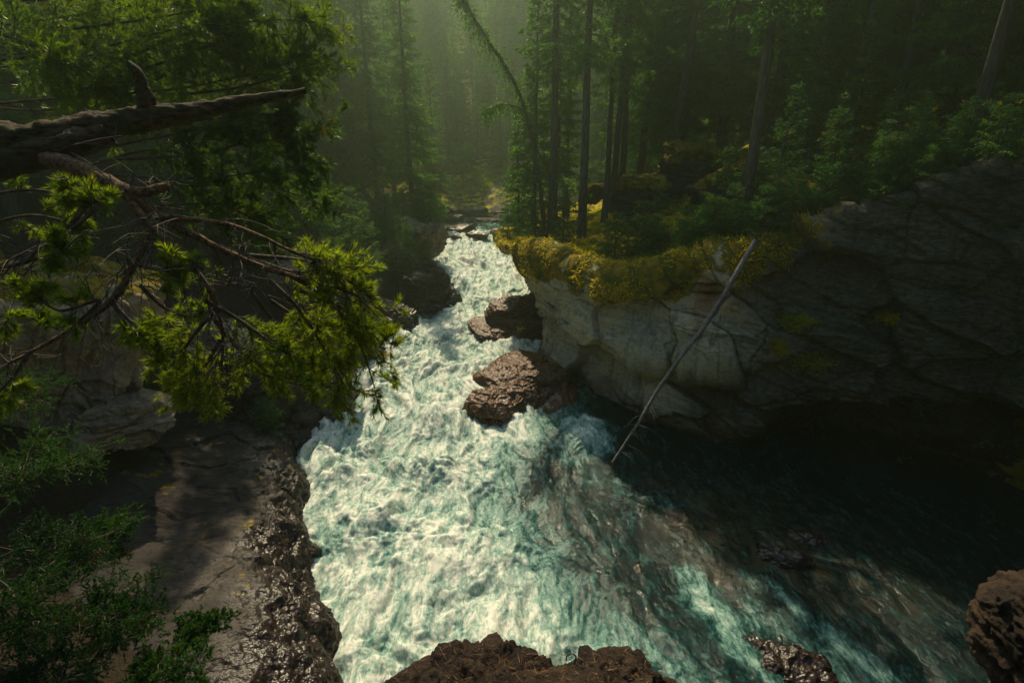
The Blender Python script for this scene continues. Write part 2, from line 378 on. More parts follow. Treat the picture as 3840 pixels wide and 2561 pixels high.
# ------------------------------------------------------------------ water
WR = [] # foam rings round rocks: (x,y,r)
def make_water():
    ny, nx = 1000, 620
    y = np.interp(np.linspace(0, 1, ny), [0, .1, .55, .8, 1], [-4, 5.5, 17, 33, 64])
    a = np.linspace(0, 1, nx)
    XX = (xL(y)-1.6)[:, None]*(1-a) + (np.interp(y, [-4, 12, 17, 21, 30, 64], [20, 19, 14, 6, 5, 9]))[:, None]*a
    YY = np.repeat(y[:, None], nx, 1)
    sh = XX.shape
    fb = np.interp(YY, FBY, FBX)
    foam = sst(1.8, -2.2, XX-fb)                       # 1 in the main rapids, 0 in the dark pool
    q = P3(XX, YY*0.8, 0*XX)
    wx = fbm(q*0.45+3, 3).reshape(sh); wy = fbm(q*0.45+11, 3).reshape(sh)
    q2 = P3(XX+0.9*wx, YY*0.55+0.9*wy, 0*XX)
    big = fbm(q2*0.75, 3).reshape(sh)
    bil = fbm(q2*1.5+5, 5, 0.55, kind=2).reshape(sh)
    fine = fbm(q2*6+2, 3, 0.6, kind=2).reshape(sh)
    z = zw(YY) + foam*(0.62*big + 0.20*bil + 0.02*fine) + (1-foam)*(0.07*big + 0.035*bil + .012*fine)
    pool = sst(0.5, 4, XX-fb)*sst(20, 16, YY)
    z = z - 0.35*pool
    # far calmer pool
    calm = sst(50, 53, YY); z = z*(1-calm) + (zw(YY)+0.03*bil)*calm
    # standing waves
    for (px, py, zz, r, h) in ((455, 290, 1.3, 1.6, .5), (430, 275, 1.5, 1.2, .4), (470, 262, 2.0, 1.4, .4), (400, 345, .8, 1.6, .45), (385, 380, .6, 1.5, .4), (340, 430, .2, 1.6, .4), (330, 470, 0, 1.4, .45), (440, 420, .3, 1.3, .3), (420, 470, 0, 1.4, .35), (370, 520, 0, 1.5, .3), (480, 540, 0, 1.3, .25)):
        c = WZ(px, py, zz); d2 = ((XX-c[0])**2 + ((YY-c[1])*1.1)**2)/r**2
        z = z + h*np.exp(-d2*2)*(1+0.5*bil)
    fm = foam*0.84 + 0.16*bil*foam + 0.22*big*foam
    fm = fm*(1-calm) + calm*0.40
    pool_streak = sst(.18, .62, fbm(P3(XX*0.35+YY*.25+wx*1.2, YY*0.9-XX*0.35+wy*1.2, 0*XX), 5, .6, kind=1).reshape(sh))
    fm = fm + (1-foam)*0.17*pool_streak*sst(14, 2, XX-fb) 
    # stronger streak to the lower right, and the splash under the cliff nose
    c = WZ(585, 437, 0); d = np.sqrt((XX-c[0])**2 + ((YY-c[1]))**2); sp = sst(1.7, .1, d + .5*wx); fm = fm + .75*sp; z = z + .28*sp*(1+bil)
    for (x0, y0), (x1, y1), wd, am in (((690, 560), (770, 682), .4, .42), ((720, 590), (860, 640), .7, .22), ((520, 440), (600, 470), .8, .25), ((620, 485), (700, 500), .35, .25), ((750, 560), (900, 660), .3, .3)):
        A = WZ(x0, y0, 0)[:2]; B = WZ(x1, y1, 0)[:2]; AB = B-A
        tt = np.clip(((XX-A[0])*AB[0] + (YY-A[1])*AB[1])/(AB@AB), 0, 1)
        dd = np.hypot(XX-A[0]-tt*AB[0] + .5*wx, YY-A[1]-tt*AB[1] + .5*wy); fm = fm + am*sst(wd*1.6, 0, dd)
    for (cx, cy_, r) in WR:
        dd = np.hypot(XX-cx, YY-cy_)/r; fm = fm + 0.25*np.exp(-((dd-1.05)/0.18)**2); 
    bedm = sst(.5, 3, XX-fb-2.6)*sst(11, 4, XX-fb-1)*sst(8.5, 10.5, YY)*sst(15.5, 13, YY)
    bedm = np.maximum(bedm, 0)
    G = np.stack([XX, YY, z], -1)
    o = mesh_np('water', G.reshape(-1, 3), grid_faces(ny, nx), M_water, attrs={'foam': np.clip(fm, 0, 1.2).ravel(), 'bed': bedm.ravel(), 'flow': foam.ravel()})
    # grid orientation: make normals point up
    o.data.flip_normals()
    tag(o, kind='structure')

# ------------------------------------------------------------------ rocks
def strata(p, dip=(0.05, 0.10, 1.0), f=2.0, warp=.22):
    q = p@np.array(dip); q = q + warp*noise(p*0.45) + .05*noise(p*2.2)
    z0 = 0*q
    thick = noise(np.stack([z0+3.3, z0, q*f*.6], 1))                 # bed thickness varies with height only
    k = q*f*.8 + 1.1*thick; fz = k-np.floor(k); idx = np.floor(k)
    groove = -sst(.13, 0, fz)-sst(.9, 1, fz)
    al = (p[:, 0]*.8+p[:, 1]*.6)*.38*min(f, 2) + .25*noise(p*.7+5)
    hb_ = noise(np.stack([idx*7.31, z0, z0+.5], 1)); a2 = al + hb_*9; blk = np.floor(a2); fa = a2-blk
    proud = .6*hb_ + .8*noise(np.stack([idx*5.17+.3, blk*3.37+.4, z0+2.5], 1))     # each block juts or recedes
    groove = np.minimum(groove, -.7*(sst(.04, 0, fa)+sst(.96, 1, fa)))
    m = sst(-.35, .25, noise(p*.6+21))
    fine = noise(np.stack([p[:, 0]*.5, p[:, 1]*.5, q*f*5], 1))
    return .55*proud + .55*groove*m + .22*fine*m
def vor(p, seed=0):
    i = np.floor(p).astype(np.int64); f1 = np.full(len(p), 9.); f2 = f1.copy(); idn = np.zeros(len(p), np.int64); vec = np.zeros((len(p), 3))
    for dx in (-1, 0, 1):
        for dy in (-1, 0, 1):
            for dz in (-1, 0, 1):
                c = i+np.array([dx, dy, dz]); m = c & 511
                h = _perm[(_perm[(_perm[(m[:, 0]+seed) & 511]+m[:, 1]) & 511]+m[:, 2]) & 511]
                v = c+.5+_g[h]*.45-p; d = (v*v).sum(1); n = d < f1
                f2 = np.where(n, f1, np.minimum(f2, d)); idn = np.where(n, h, idn); vec[n] = v[n]; f1 = np.where(n, d, f1)
    return np.sqrt(f1), np.sqrt(f2), idn, vec
def facet(p, s, seed=0, tilt=.6, gap=.25, gw=.05):
    """broken, angular rock: every fracture cell has its own level and its own tilted plane"""
    q = np.asarray(p)/np.array(s); q = q + .12*np.stack([noise(q*1.7+1), noise(q*1.7+5), noise(q*1.7+9)], 1)
    a, b, k, v = vor(q, seed); g = _g[(k*7+3) & 511]
    return g[:, 0]*.7 + tilt*(v*_g[(k*5+11) & 511]).sum(1) - gap*sst(gw, 0, b-a)
def crack(p, s, w=0.06):
    n = np.abs(noise(p*s)); return -sst(w, 0, n)

def make_cliff():
    n = len(LIP); rows = []
    prof = [(0.0, 0.0), (0.16, -0.05), (0.34, 0.0), (0.49, 0.15), (0.54, -0.42), (0.72, -0.22), (0.90, -.1), (1.0, -0.45), (1.25, -0.5)]
    profN = [0, -.25, -.55, -.45, -.95, -.35, -.15, -.1, 0]
    C = np.zeros((n, len(prof)+4, 3))
    for i in range(n):
        a, b = LIP[i], BASE[i]
        t = LIP[min(i+1, n-1)]-LIP[max(i-1, 0)]; out = np.array([t[1], -t[0], 0.0]); out /= np.linalg.norm(out)+1e-9
        inw = -out
        for k, ii in enumerate((5.4, 3.2, 1.5, .6)): C[i, k] = a + inw*ii
        for k, (f, o_) in enumerate(prof):
            over = o_
            if i <= 5: over = profN[k]
            if i >= 10: over = {0: 0, 1: .1, 2: .2, 3: .3, 4: .4, 5: .45, 6: -1.6, 7: -2.4, 8: -2.4}[k]; f = {4: .56, 5: .70, 6: .74}.get(k, f)
            if i >= 13: over *= .4
            C[i, k+4] = a + (b-a)*f + out*over
    G = patch(C, 900, 330); N = grid_normals(G)
    c = G.reshape(-1, 3); nn = N.reshape(-1, 3)
    s_out = np.sign(nn[:, 0:1]*0 + 1)
    # make sure normals look at the river
    test = (G[450, 160]-np.array([3, 12, 3.])); 
    if np.dot(N[450, 160], test) > 0: nn = -nn
    d = 0.42*strata(c, (0.24, 0.05, 1.0), 1.1) + 0.30*fbm(c*np.array([.45, .45, .3]), 4) + 0.10*fbm(c*1.8, 4) + 0.035*fbm(c*7, 3, kind=1)
    cr_ = np.stack([c[:, 0], c[:, 1], c[:, 2]+.24*c[:, 0]], 1)
    d = .38*d + .50*facet(cr_, (3.0, 3.0, 1.9), 3, .75, .30, .03) + .13*facet(cr_, (1.5, 1.5, .6), 8, .8, .3, .04) + .03*facet(cr_, (.25, .25, .12), 5, .8, .2, .1)
    qb = c[:, 2] + .24*c[:, 0] + .3*noise(c*.3)
    d += 0.07*crack(c*np.array([1, 1, .15]), 0.4, .015)
    d -= .30*sst(.14, 0, np.abs(qb-3.6)); d += .38*sst(3.45, 3.65, qb)*sst(10, 7.5, c[:, 0])*sst(26, 22, c[:, 1]) + .22*sst(5.0, 5.1, qb + .3*c[:, 0])*sst(10, 7.5, c[:, 0]) 
    # block joints
    v = np.repeat(np.linspace(0, 1, 330)[None], 900, 0).ravel()
    d *= sst(0.2, 0.36, v)*0.9+0.1
    V = c + nn*d[:, None]
    vs = 3.6/12; top = v < vs; gz = ground_h(V[None, top, 0], V[None, top, 1])[0] - .5*sst(4.5, 5.3, lip_d(V[top, 0], V[top, 1]))
    kk_ = sst(vs, vs*.72, v[top]); ok_ = (V[top, 0]-xR(V[top, 1])) > .2; V[top, 2] = np.where(ok_, V[top, 2]*(1-kk_)+gz*kk_, V[top, 2])
    wet = sst(1.0, 0.1, V[:, 2]-zw(V[:, 1]) - .4*noise(V*.8))
    up = np.abs(nn[:, 2])
    moss = sst(12.0, 8.5, V[:, 0])*sst(0.46, 0.32, v)*0.95 + .55*noise(V*np.array([.9, .9, .25])+4)*sst(.62, .38, v)*sst(12.0, 8.5, V[:, 0]) - 0.05
    r0 = WY(706, 290, 17.6); rust = np.exp(-(((V-r0)*np.array([2.3, 1.0, 1.0]))**2).sum(1)*1.2)
    r1 = WY(695, 320, 17.2); rust = np.maximum(rust, .7*np.exp(-(((V-r1)*np.array([2.6, 1, 1.3]))**2).sum(1)*2))
    o = mesh_np('cliff', V, grid_faces(900, 330), M_cliff, attrs={'wet': wet, 'moss': np.clip(moss, 0, 1), 'rust': rust, 'dark': np.clip(1.0*sst(6.2, 10.0, V[:, 0] + 2.2*noise(V*.35)), 0, 1)})  # dark: shade of the right side painted into the colour, with black lichen
    tag(o, kind='structure')
    r = np.random.default_rng(8); w_ = np.clip(moss-.42, 0, 1)*sst(-.35, .25, noise(V*1.1+60))*(V[:, 1] > 13)*(v > .02); w_ = w_/w_.sum(); ids = r.choice(len(V), 42000, p=w_)
    C_ = V[ids]+r.normal(size=(len(ids), 3))*.05; D_ = unit(nn[ids]*.5+r.normal(size=(len(ids), 3))*.7+np.array([0, 0, -.3]))
    MOSS_CLIFF.append((C_, D_))
MOSS_CLIFF = []
make_cliff()

def make_slab():
    ny, nd_ = 620, 420
    y = np.interp(np.linspace(0, 1, ny), [0, .75, 1], [3.5, 15.5, 21.5]); d = np.interp(np.linspace(0, 1, nd_), [0, .35, 1], [-1.2, 1.2, 9.5])
    YY, D = np.meshgrid(y, d, indexing='ij')
    wob = 0.5*noise(P3(0*YY, YY*.55, 0*YY)).reshape(YY.shape) + .25*noise(P3(0*YY+4, YY*1.6, 0*YY)).reshape(YY.shape)
    XX = xL(YY)-D + wob*sst(3, 0, D)
    prof = np.interp(D, [-1.2, -.5, 0, .25, .7, 1.5, 4, 7, 9.5], [-1.8, -1.0, -.1, .55, 1.1, 1.5, 2.0, 2.45, 2.8])
    Z = zw(YY) + prof - 0.8*sst(17, 21, YY)*sst(0, 2, D)
    Z = Z - .35*sst(16, 17.2, YY + .15*D)*sst(.3, 1, D)
    G = np.stack([XX, YY, Z], -1); N = grid_normals(G); c = G.reshape(-1, 3); nn = N.reshape(-1, 3); nn = np.where(nn[:, 2:3] < 0, -nn, nn)
    q = c*np.array([.5, .5, .5])
    h = 0.28*fbm(q*.8, 3) + .10*fbm(c*np.array([1.3, 1.3, 1.3]), 4) + .03*fbm(c*5, 4, kind=1)
    rot = np.stack([c[:, 0]*.9+c[:, 1]*.35, c[:, 1]*.9-c[:, 0]*.35, c[:, 2]*2], 1)
    h += .045*fbm(rot*np.array([1.2, 4.0, 2]), 4, .6, kind=1)
    def line_d(pts, zz=1.9):
        Q = np.array([WZ(a_, b_, zz)[:2] for a_, b_ in pts]); best = np.full(len(c), 9.)
        wob_ = .22*noise(c*1.7)+.08*noise(c*6)
        for A, B in zip(Q[:-1], Q[1:]):
            AB = B-A; t_ = np.clip(((c[:, :2]-A)@AB)/(AB@AB), 0, 1); best = np.minimum(best, np.linalg.norm(c[:, :2]-A-t_[:, None]*AB, axis=1))
        return np.abs(best+wob_*.5)
    for pts, wd, dp in (([(95, 520), (150, 499), (200, 486), (235, 480)], .05, .14), ([(184, 516), (215, 502), (255, 494)], .06, .16), ([(205, 530), (242, 511), (285, 519)], .08, .2),
                        ([(180, 545), (200, 530), (213, 505)], .03, .08), ([(150, 560), (215, 570), (260, 560)], .03, .07), ([(240, 450), (262, 475), (278, 520)], .05, .12), ([(150, 470), (190, 450), (225, 440)], .04, .1)):
        e0 = WZ(*pts[0], 1.9)[:2]; e1 = WZ(*pts[-1], 1.9)[:2]; tp_ = np.clip(((c[:, :2]-e0)@(e1-e0))/((e1-e0)@(e1-e0)), 0, 1); tp_ = np.sqrt(np.clip(tp_*(1-tp_)*4, 0, 1))*(.6+.5*noise(c*2.5))
        ww = wd*.75*tp_+.004; h -= dp*.8*tp_*sst(1, 0, line_d(pts)/ww)
    h = .8*h + .08*facet(rot, (1.9, 1.1, 1.2), 2, .9, .2, .03) + .022*facet(rot, (.45, .25, .4), 4, .7, .2, .06)
    edge = sst(2.2, .3, D.ravel()); h += edge*(.16*fbm(c*2.2, 4, kind=1))
    V = c + nn*h[:, None]
    dd = D.ravel() + 1.6*noise(c*.4) 
    near = sst(11.5, 7, c[:, 1])
    wet = sst(2.9+2.6*near, .5+.6*near, dd + 1.3*fbm(c*1.3, 3))
    moss = .34*sst(.3, -.4, noise(c*.9)) * sst(.2, 1.6, dd)
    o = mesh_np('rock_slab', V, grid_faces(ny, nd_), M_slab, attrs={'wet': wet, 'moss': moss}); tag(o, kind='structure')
    return o
make_slab()

def make_spur():
    C = []
    for col in ([(-190, 240, 8.5), (-190, 300, 7.5), (-180, 380, 7.2), (-170, 450, 7.0), (-150, 560, 6.6)],
                [(-60, 250, 12.5), (-70, 300, 9.6), (-80, 370, 9.2), (-90, 450, 8.8), (-100, 540, 8.4)],
                [(40, 262, 13.5), (25, 305, 11.2), (10, 370, 10.8), (0, 440, 10.5), (-10, 520, 10.0)],
                [(105, 268, 14.6), (92, 300, 12.2), (80, 360, 11.8), (70, 430, 11.4), (45, 490, 11.0)],
                [(140, 272, 15.4), (146, 290, 12.9), (140, 345, 12.6), (118, 410, 12.3), (88, 460, 12.1)],
                [(150, 268, 16.0), (157, 292, 13.7), (148, 345, 13.5), (132, 395, 13.2), (108, 440, 13.0)],
                [(120, 262, 19), (125, 280, 17), (120, 335, 17), (110, 380, 17), (100, 420, 17)]):
        C.append([WY(*p) for p in col])
    G = patch(np.array(C), 420, 260); N = grid_normals(G); c = G.reshape(-1, 3); nn = N.reshape(-1, 3)
    if np.dot(N[200, 130], G[200, 130]-np.array([0, 8, 6.])) > 0: nn = -nn
    d = .30*fbm(c*.5, 4) + .26*facet(c, (1.3, 1.3, 1.9), 6, .7, .25, .05) + .08*facet(c, (.4, .4, .5), 9, .7, .25, .06) + .12*fbm(c*np.array([1.5, 1.5, .7]), 4, kind=1) + .05*fbm(c*5, 4, kind=1) + .12*crack(c*np.array([1, 1, .3]), .9, .05)
    V = c + nn*d[:, None]
    moss = .62*sst(.35, .8, nn[:, 2]) + 0*d
    o = mesh_np('rock_wall', V, grid_faces(420, 260), M_spur, attrs={'wet': 0*d, 'moss': moss}); tag(o, kind='structure')
    o.name = 'cliff_spur'
make_spur()

def rock(name, c, size, seed, mat, label=None, cat='rock', rz=0, rx=0, ry=0, lay=.12, lf=2.5, rough=.25, n=54, wet=1.0, moss=0.0, flat=0.0, group=None, box=2.6, kind=None, pit=0.0, cuts=11, fct=1.0):
    # cube-sphere, superquadric
    a = np.linspace(-1, 1, n); U, Vv = np.meshgrid(a, a, indexing='ij'); one = np.ones_like(U)
    faces = [np.stack(t, -1) for t in ((U, Vv, one), (Vv, U, -one), (one, U, Vv), (-one, Vv, U), (Vv, one, U), (U, -one, Vv))]
    VV = np.concatenate([f.reshape(-1, 3) for f in faces]); FF = np.concatenate([grid_faces(n, n)+k*n*n for k in range(6)])
    VV = np.tan(VV*np.pi/4)
    VV = VV/((np.abs(VV)**box).sum(1)**(1/box))[:, None]
    # weld seams
    key = np.round(VV, 5); _, idx, inv = np.unique(key, axis=0, return_index=True, return_inverse=True)
    VV = VV[idx]; FF = inv.ravel()[FF]
    un = unit(VV*np.array([1, 1, 1])); p = VV*np.array(size)
    off = seed*13.7
    d = rough*min(size)*fbm(p/max(size)*1.8+off, 4) + lay*strata(p+off, (0.08, .12, 1), lf, .2) + .04*fbm(p*4+off, 4, kind=1)
    if pit: d += pit*(-sst(.05, .35, fbm(p*9+off, 3)) + .5*fbm(p*22+off, 3))
    mn = min(size); d += .16*mn*facet(p+off, (.75*mn+.1, .75*mn+.1, .45*mn+.05), seed % 50, .8, .2, .04)*fct + .045*mn*facet(p+off, (.24*mn, .24*mn, .14*mn), seed % 31, .8, .2, .07)*fct
    rr_ = np.random.default_rng(seed); sz_ = np.array(size)
    for _ in range(cuts):
        nv = unit(rr_.normal(size=3)*np.array([1, 1, .9])); sup = np.abs(nv*sz_).sum()*rr_.uniform(.42, .66); ex = p@nv-sup
        p = p-nv*(np.maximum(ex, 0)*.92)[:, None]
    p = p + un*d[:, None]
    if flat: p[:, 2] = np.minimum(p[:, 2], flat*size[2] + .25*(p[:, 2]-flat*size[2]))
    cx, sx = math.cos(rx), math.sin(rx); cyy, syy = math.cos(ry), math.sin(ry); cz, sz = math.cos(rz), math.sin(rz)
    Rx = np.array([[1, 0, 0], [0, cx, -sx], [0, sx, cx]]); Ry = np.array([[cyy, 0, syy], [0, 1, 0], [-syy, 0, cyy]]); Rz = np.array([[cz, -sz, 0], [sz, cz, 0], [0, 0, 1]])
    p = p@(Rz@Ry@Rx).T
    at = {'wet': np.full(len(p), wet) if np.isscalar(wet) else wet(p+np.array(c)), 'moss': np.clip(moss*sst(0, .8, un[:, 2]) + 0*d, 0, 1), 'rust': 0*d}
    o = mesh_np(name, p, FF, mat, attrs=at); o.location = tuple(c)
    tag(o, label, cat, group, kind); return o

# layered wet rocks in the river
wtf = (lambda q: sst(1.3, .2, q[:, 2]-zw(q[:, 1]) + .5*noise(q*1.3))*.6+.4)
wr = WZ(506, 338, .8)
def ledges(name, base, label, parts):
    e = empty(name, base); tag(e, label, 'rock')
    for (dx, dy, dz, sz, sd, rz) in parts:
        o = rock('ledge', (dx, dy, dz), sz, sd, M_wet, rz=rz, lay=.10, lf=3.5, rough=.30, n=90, box=3.2, cuts=4, wet=.8, fct=.9); o.parent = e
        for k_ in ('category', 'label', 'group'):
            if k_ in o: del o[k_]
ledges('layered_rock', (wr[0]+.15, wr[1]+1.0, .45), 'layered brown wet rock with three ledges standing mid-river under the cliff nose',
       [(0, .0, .25, (2.5, 1.9, .75), 1, .1), (.35, .35, 1.0, (2.3, 1.7, .5), 101, -.08), (.75, .7, 1.6, (2.0, 1.5, .48), 102, .2), (-.9, -.5, .0, (1.4, 1.2, .6), 103, .5)])
wr = WZ(512, 385, .5)
ledges('wet_rock_shelf', (wr[0]+.6, wr[1]+.3, .1), 'wet brown rock shelf sloping into the foam below the layered mid-river rock',
       [(0, 0.3, .2, (2.0, 2.7, .85), 2, -.3), (.5, .9, .75, (1.6, 1.8, .5), 104, -.1), (-.55, -.8, .15, (1.2, 1.3, .70), 105, .4), (.7, -.9, .05, (1.2, 1.2, .55), 106, .1)])
wr = WZ(497, 414, .1)
rock('wet_rock', (wr[0], wr[1]+.3, .0), (1.35, 1.2, .95), 3, M_wet, 'rounded wet rock with foam breaking at its foot, lowest of the mid-river rocks', lay=.2, lf=2.5, rough=.3, rz=.5, n=80, cuts=3, wet=wtf)
wr = WZ(548, 410, .0)
rock('dark_rock', (wr[0]+.1, wr[1]+.6, -.1), (1.5, 1.4, .8), 4, M_wet, 'dark wet rock in the shade against the cliff foot', lay=.1, rough=.3, n=60, cuts=3)
for (px, py, zz, sz, sd, lb) in ((478, 236, 2.9, (1.6, .7, .35), 5, 'flat dark rock step crossing the river above the rapids'),
                                (500, 232, 3.0, (1.5, .6, .3), 6, 'flat ledge rock by the right bank at the head of the rapids'),
                                (452, 239, 2.7, (.9, .6, .35), 7, 'small brown rock by the left shore at the head of the rapids'),
                                (455, 228, 3.1, (2.6, 1.6, .28), 8, 'broad low brown rock shelf beside the far pool')):
    p = WZ(px, py, zz); rock('river_rock', p, sz, sd, M_wet, lb, lay=.08, lf=4, rough=.2, n=36)
# submerged / right rocks
p = WZ(780, 553, -.35); rock('dark_rock', p-np.array([0, 0, .26]), (1.15, .45, .42), 11, M_slab, 'long dark wet rock breaking the surface of the shaded pool', rz=-.35, lay=.06, n=50, rough=.3)
p = WZ(785, 655, -.35); rock('dark_rock', p-np.array([0, 0, .52]), (1.15, .9, .6), 12, M_slab, 'smooth dark boulder awash at the lower edge of the pool beside the white streak', rz=-.4, lay=.06, n=60, rough=.3)
p = WZ(640, 562, -.2); rock('brown_rock', p-np.array([0, 0, .5]), (.5, .45, .4), 13, M_slab, 'brown rock just under the surface where foam meets dark water', rz=-.3, lay=.05, n=40, rough=.3)
p = WZ(815, 535, -.35); rock('dark_rock', p-np.array([0, 0, .28]), (.8, .4, .3), 14, M_slab, 'low brown rock upstream of the long dark rock in the pool', rz=-.3, lay=.06, n=40, rough=.3)
# left shore outcrop (layered black wet)
for (px, py, zz, off, sz, sd, rzz, lb) in (
    (425, 290, 2.0, (0, 0), (1.9, 3.2, 1.9), 21, .35, 'black wet layered outcrop pushing into the rapids from the left shore'),
    (395, 322, 1.4, (-.3, 0), (1.6, 2.3, 1.5), 22, .2, 'wet grey outcrop at the waterline below the young spruces'),
    (365, 350, 1.0, (-.8, 0), (1.7, 2.2, 1.3), 23, 0, 'dark shore rock half hidden by hanging pine needles'),
    (330, 395, 1.0, (-.8, 0), (1.6, 1.7, 1.6), 24, .2, 'dark wet boulder with water trickling off it at the bend of the left shore'),
    (290, 415, 1.2, (-.9, .2), (1.9, 1.5, 1.9), 25, -.2, 'grey layered boulder dropping straight to the foam at the slab end')):
    p = WZ(px, py, zz)+np.array([off[0], off[1], -.6]); wt = (lambda q: sst(2.2, .5, q[:, 2]-zw(q[:, 1]) + .5*noise(q)))
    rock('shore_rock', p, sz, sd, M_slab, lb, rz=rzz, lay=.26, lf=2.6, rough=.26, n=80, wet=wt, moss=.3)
for (px, py, y, sz, sd, lb) in ((300, 272, 22, (1.3, .9, 1.1), 31, 'pale square boulder framed by pine needles on the left terrace'),
                               (385, 265, 33, (2.2, 1.2, 1.4), 32, 'pale boulder behind thin trunks above the left shore'),
                               (418, 240, 38, (2.2, 1.8, 1.5), 33, 'cracked grey rock face under the path at the left bank'),
                               (355, 275, 29, (1.8, 1.0, 1.1), 34, 'grey boulder in shade under the young trees on the left bank'),
                               (215, 345, 17, (1.5, 1.0, .8), 35, 'pinkish flat boulder behind the bare branches'),
                               (320, 300, 20, (1.5, 1.1, .8), 36, 'grey blue boulder with shrubs above the slab'),
                               (125, 425, 12.2, (1.1, .9, .75), 37, 'tan rounded boulder wedged under the pale rock spur'),
                               (250, 370, 17, (2.2, 1.4, .9), 38, 'dark broad boulder at the back of the slab')):
    p = WY(px, py, y); rock('boulder', p, sz, sd, M_spur if sd in (31, 32, 33, 35, 37) else M_slab, lb, lay=.12, rough=.22, n=60, wet=0.0, moss=.35, box=3.5, rz=sd*.7, ry=.1)
# far bank layered ledges
FB = ('low slab farthest left', 'slab below the gravel, at the water', 'slab nearest the mossy clearing', 'thick block at the right', 'upper step set back on the left', 'upper step under the gravel slope')
for k, (px, py, y, sz) in enumerate(((450, 219, 58, (3.4, 1.2, .5)), (475, 222, 57.5, (3.0, 1.2, .45)), (500, 224, 57, (2.4, 1.0, .55)), (522, 221, 57, (2.2, 1.2, .9)), (460, 213, 60, (4.0, 1.4, .6)), (495, 216, 60, (3.2, 1.2, .5)))):
    rock('bank_rock', WY(px, py, y), sz, 41+k, M_slab, 'flat grey layered rock of the far bank, ' + FB[k], lay=.16, lf=3.5, rough=.15, n=40, wet=.4, group='layered rocks along the far bank', box=4)
# ledge rocks on the right plateau
for (px, py, y, sz, sd, lb) in ((655, 195, 28, (2.6, 1.4, 1.0), 51, 'dark mossy rock ledge behind the plateau trunks, nearer the tall trunks'),
                               (692, 172, 27.5, (2.6, 1.6, 1.5), 52, 'dark rock outcrop capped with orange moss on the plateau'),
                               (730, 190, 23, (1.8, 1.2, 1.1), 53, 'dark broken rock below the outcrop, beside the leaning trunk'),
                               (810, 205, 20, (2.4, 1.2, .9), 54, 'shaded rock band under the slope at the right'),
                               (594, 192, 34, (1.0, .8, .7), 55, 'small rock with a cap of orange moss between the far trunks')):
    rock('mossy_rock', WY(px, py, y), sz, sd, M_slab, lb, lay=.22, lf=1.6, rough=.22, n=60, wet=0, moss=1.3, box=3.5)

# near ledge at the bottom of the picture and the rock at the lower right corner
led = []
for (px, py, y, sz, sd, rzz) in ((480, 690, 1.62, (.50, .34, .26), 61, .1),):
    pass
rl = empty('rock_ledge', WY(500, 690, 1.5)); tag(rl, 'dark pitted rock ledge with moss and dry needles at the bottom edge', 'rock ledge')
def part_rock(px, py, y, sz, sd, rzz, mo):
    o = rock('rock_knob', WY(px, py, y)-np.array(rl.location), sz, sd, M_near, rz=rzz, lay=.02, lf=9, rough=.38, n=80, wet=0.0, moss=mo, box=2.2, pit=.022, fct=.25)
    for k in ('category',): 
        if k in o: del o[k]
    o.parent = rl
for a_ in ((482, 706, 1.55, (.29, .22, .25), 62, .0, .12), (424, 722, 1.5, (.32, .2, .2), 63, .3, .35), (543, 695, 1.6, (.10, .13, .15), 64, .2, .2), (610, 702, 1.62, (.26, .2, .20), 65, -.2, .2), (664, 720, 1.6, (.16, .14, .14), 66, 0, .1), (545, 735, 1.4, (.5, .2, .2), 67, 0, .1)):
    part_rock(*a_)
rock('corner_rock', WY(1052, 640, 2.4), (.38, .3, .62), 71, M_near, 'pitted brown rock face cut by the lower right corner', rough=.3, lay=.03, lf=5, n=90, wet=0., pit=.03, fct=.4)
make_water()

# ------------------------------------------------------------------ vegetation
M_bark = bark_mat('spruce_bark', (0.035, 0.028, 0.02), (0.10, 0.085, 0.062))
M_twig = bark_mat('dead_twig', (0.05, 0.038, 0.026), (0.12, 0.10, 0.08), bs=.2)
M_spruce = foliage_mat('spruce_needles', (0.024, 0.092, 0.020), (0.078, 0.175, 0.024), trans=.58, nscale=.6)
M_spruce_y = foliage_mat('young_spruce_needles', (0.024, 0.09, 0.024), (0.062, 0.15, 0.022), trans=.52, nscale=1.0)
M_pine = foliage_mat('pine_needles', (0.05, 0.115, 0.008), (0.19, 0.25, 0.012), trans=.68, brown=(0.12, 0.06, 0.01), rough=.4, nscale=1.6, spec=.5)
M_pine_shade = foliage_mat('shade_toned_pine_needles', (0.03, 0.085, 0.010), (0.11, 0.18, 0.012), trans=.6, brown=(0.10, 0.05, 0.01), rough=.4, nscale=1.3, spec=.6)  # darker copy of the pine needles, upper boughs' shade put into the colour
M_jun = foliage_mat('juniper_needles', (0.010, 0.04, 0.010), (0.035, 0.10, 0.012), trans=.35, brown=(0.10, 0.035, 0.012), nscale=1.5)
M_leaf = foliage_mat('broad_leaves', (0.03, 0.12, 0.02), (0.08, 0.20, 0.02), trans=.5, nscale=2)
M_moss_t = foliage_mat('moss_tufts', (0.14, 0.23, 0.010), (0.64, 0.50, 0.016), trans=.6, nscale=.9)
M_grass = foliage_mat('grass_blades', (0.06, 0.13, 0.015), (0.22, 0.22, 0.03), trans=.4, nscale=2)
M_pbark = bark_mat('pine_bark', (0.03, 0.02, 0.012), (0.20, 0.115, 0.05), moss=None, sc=3, bd=.012, st=(1, 1, 1))
M_mlog = bark_mat('mossy_trunk', (0.012, 0.010, 0.007), (0.10, 0.065, 0.026), moss=(0.028, 0.036, 0.012), sc=2.6, bd=.04, st=(.22, 1, 1))
M_log = bark_mat('grey_dead_wood', (0.06, 0.055, 0.05), (0.20, 0.185, 0.165), sc=1.5, bs=.4, bd=.01)

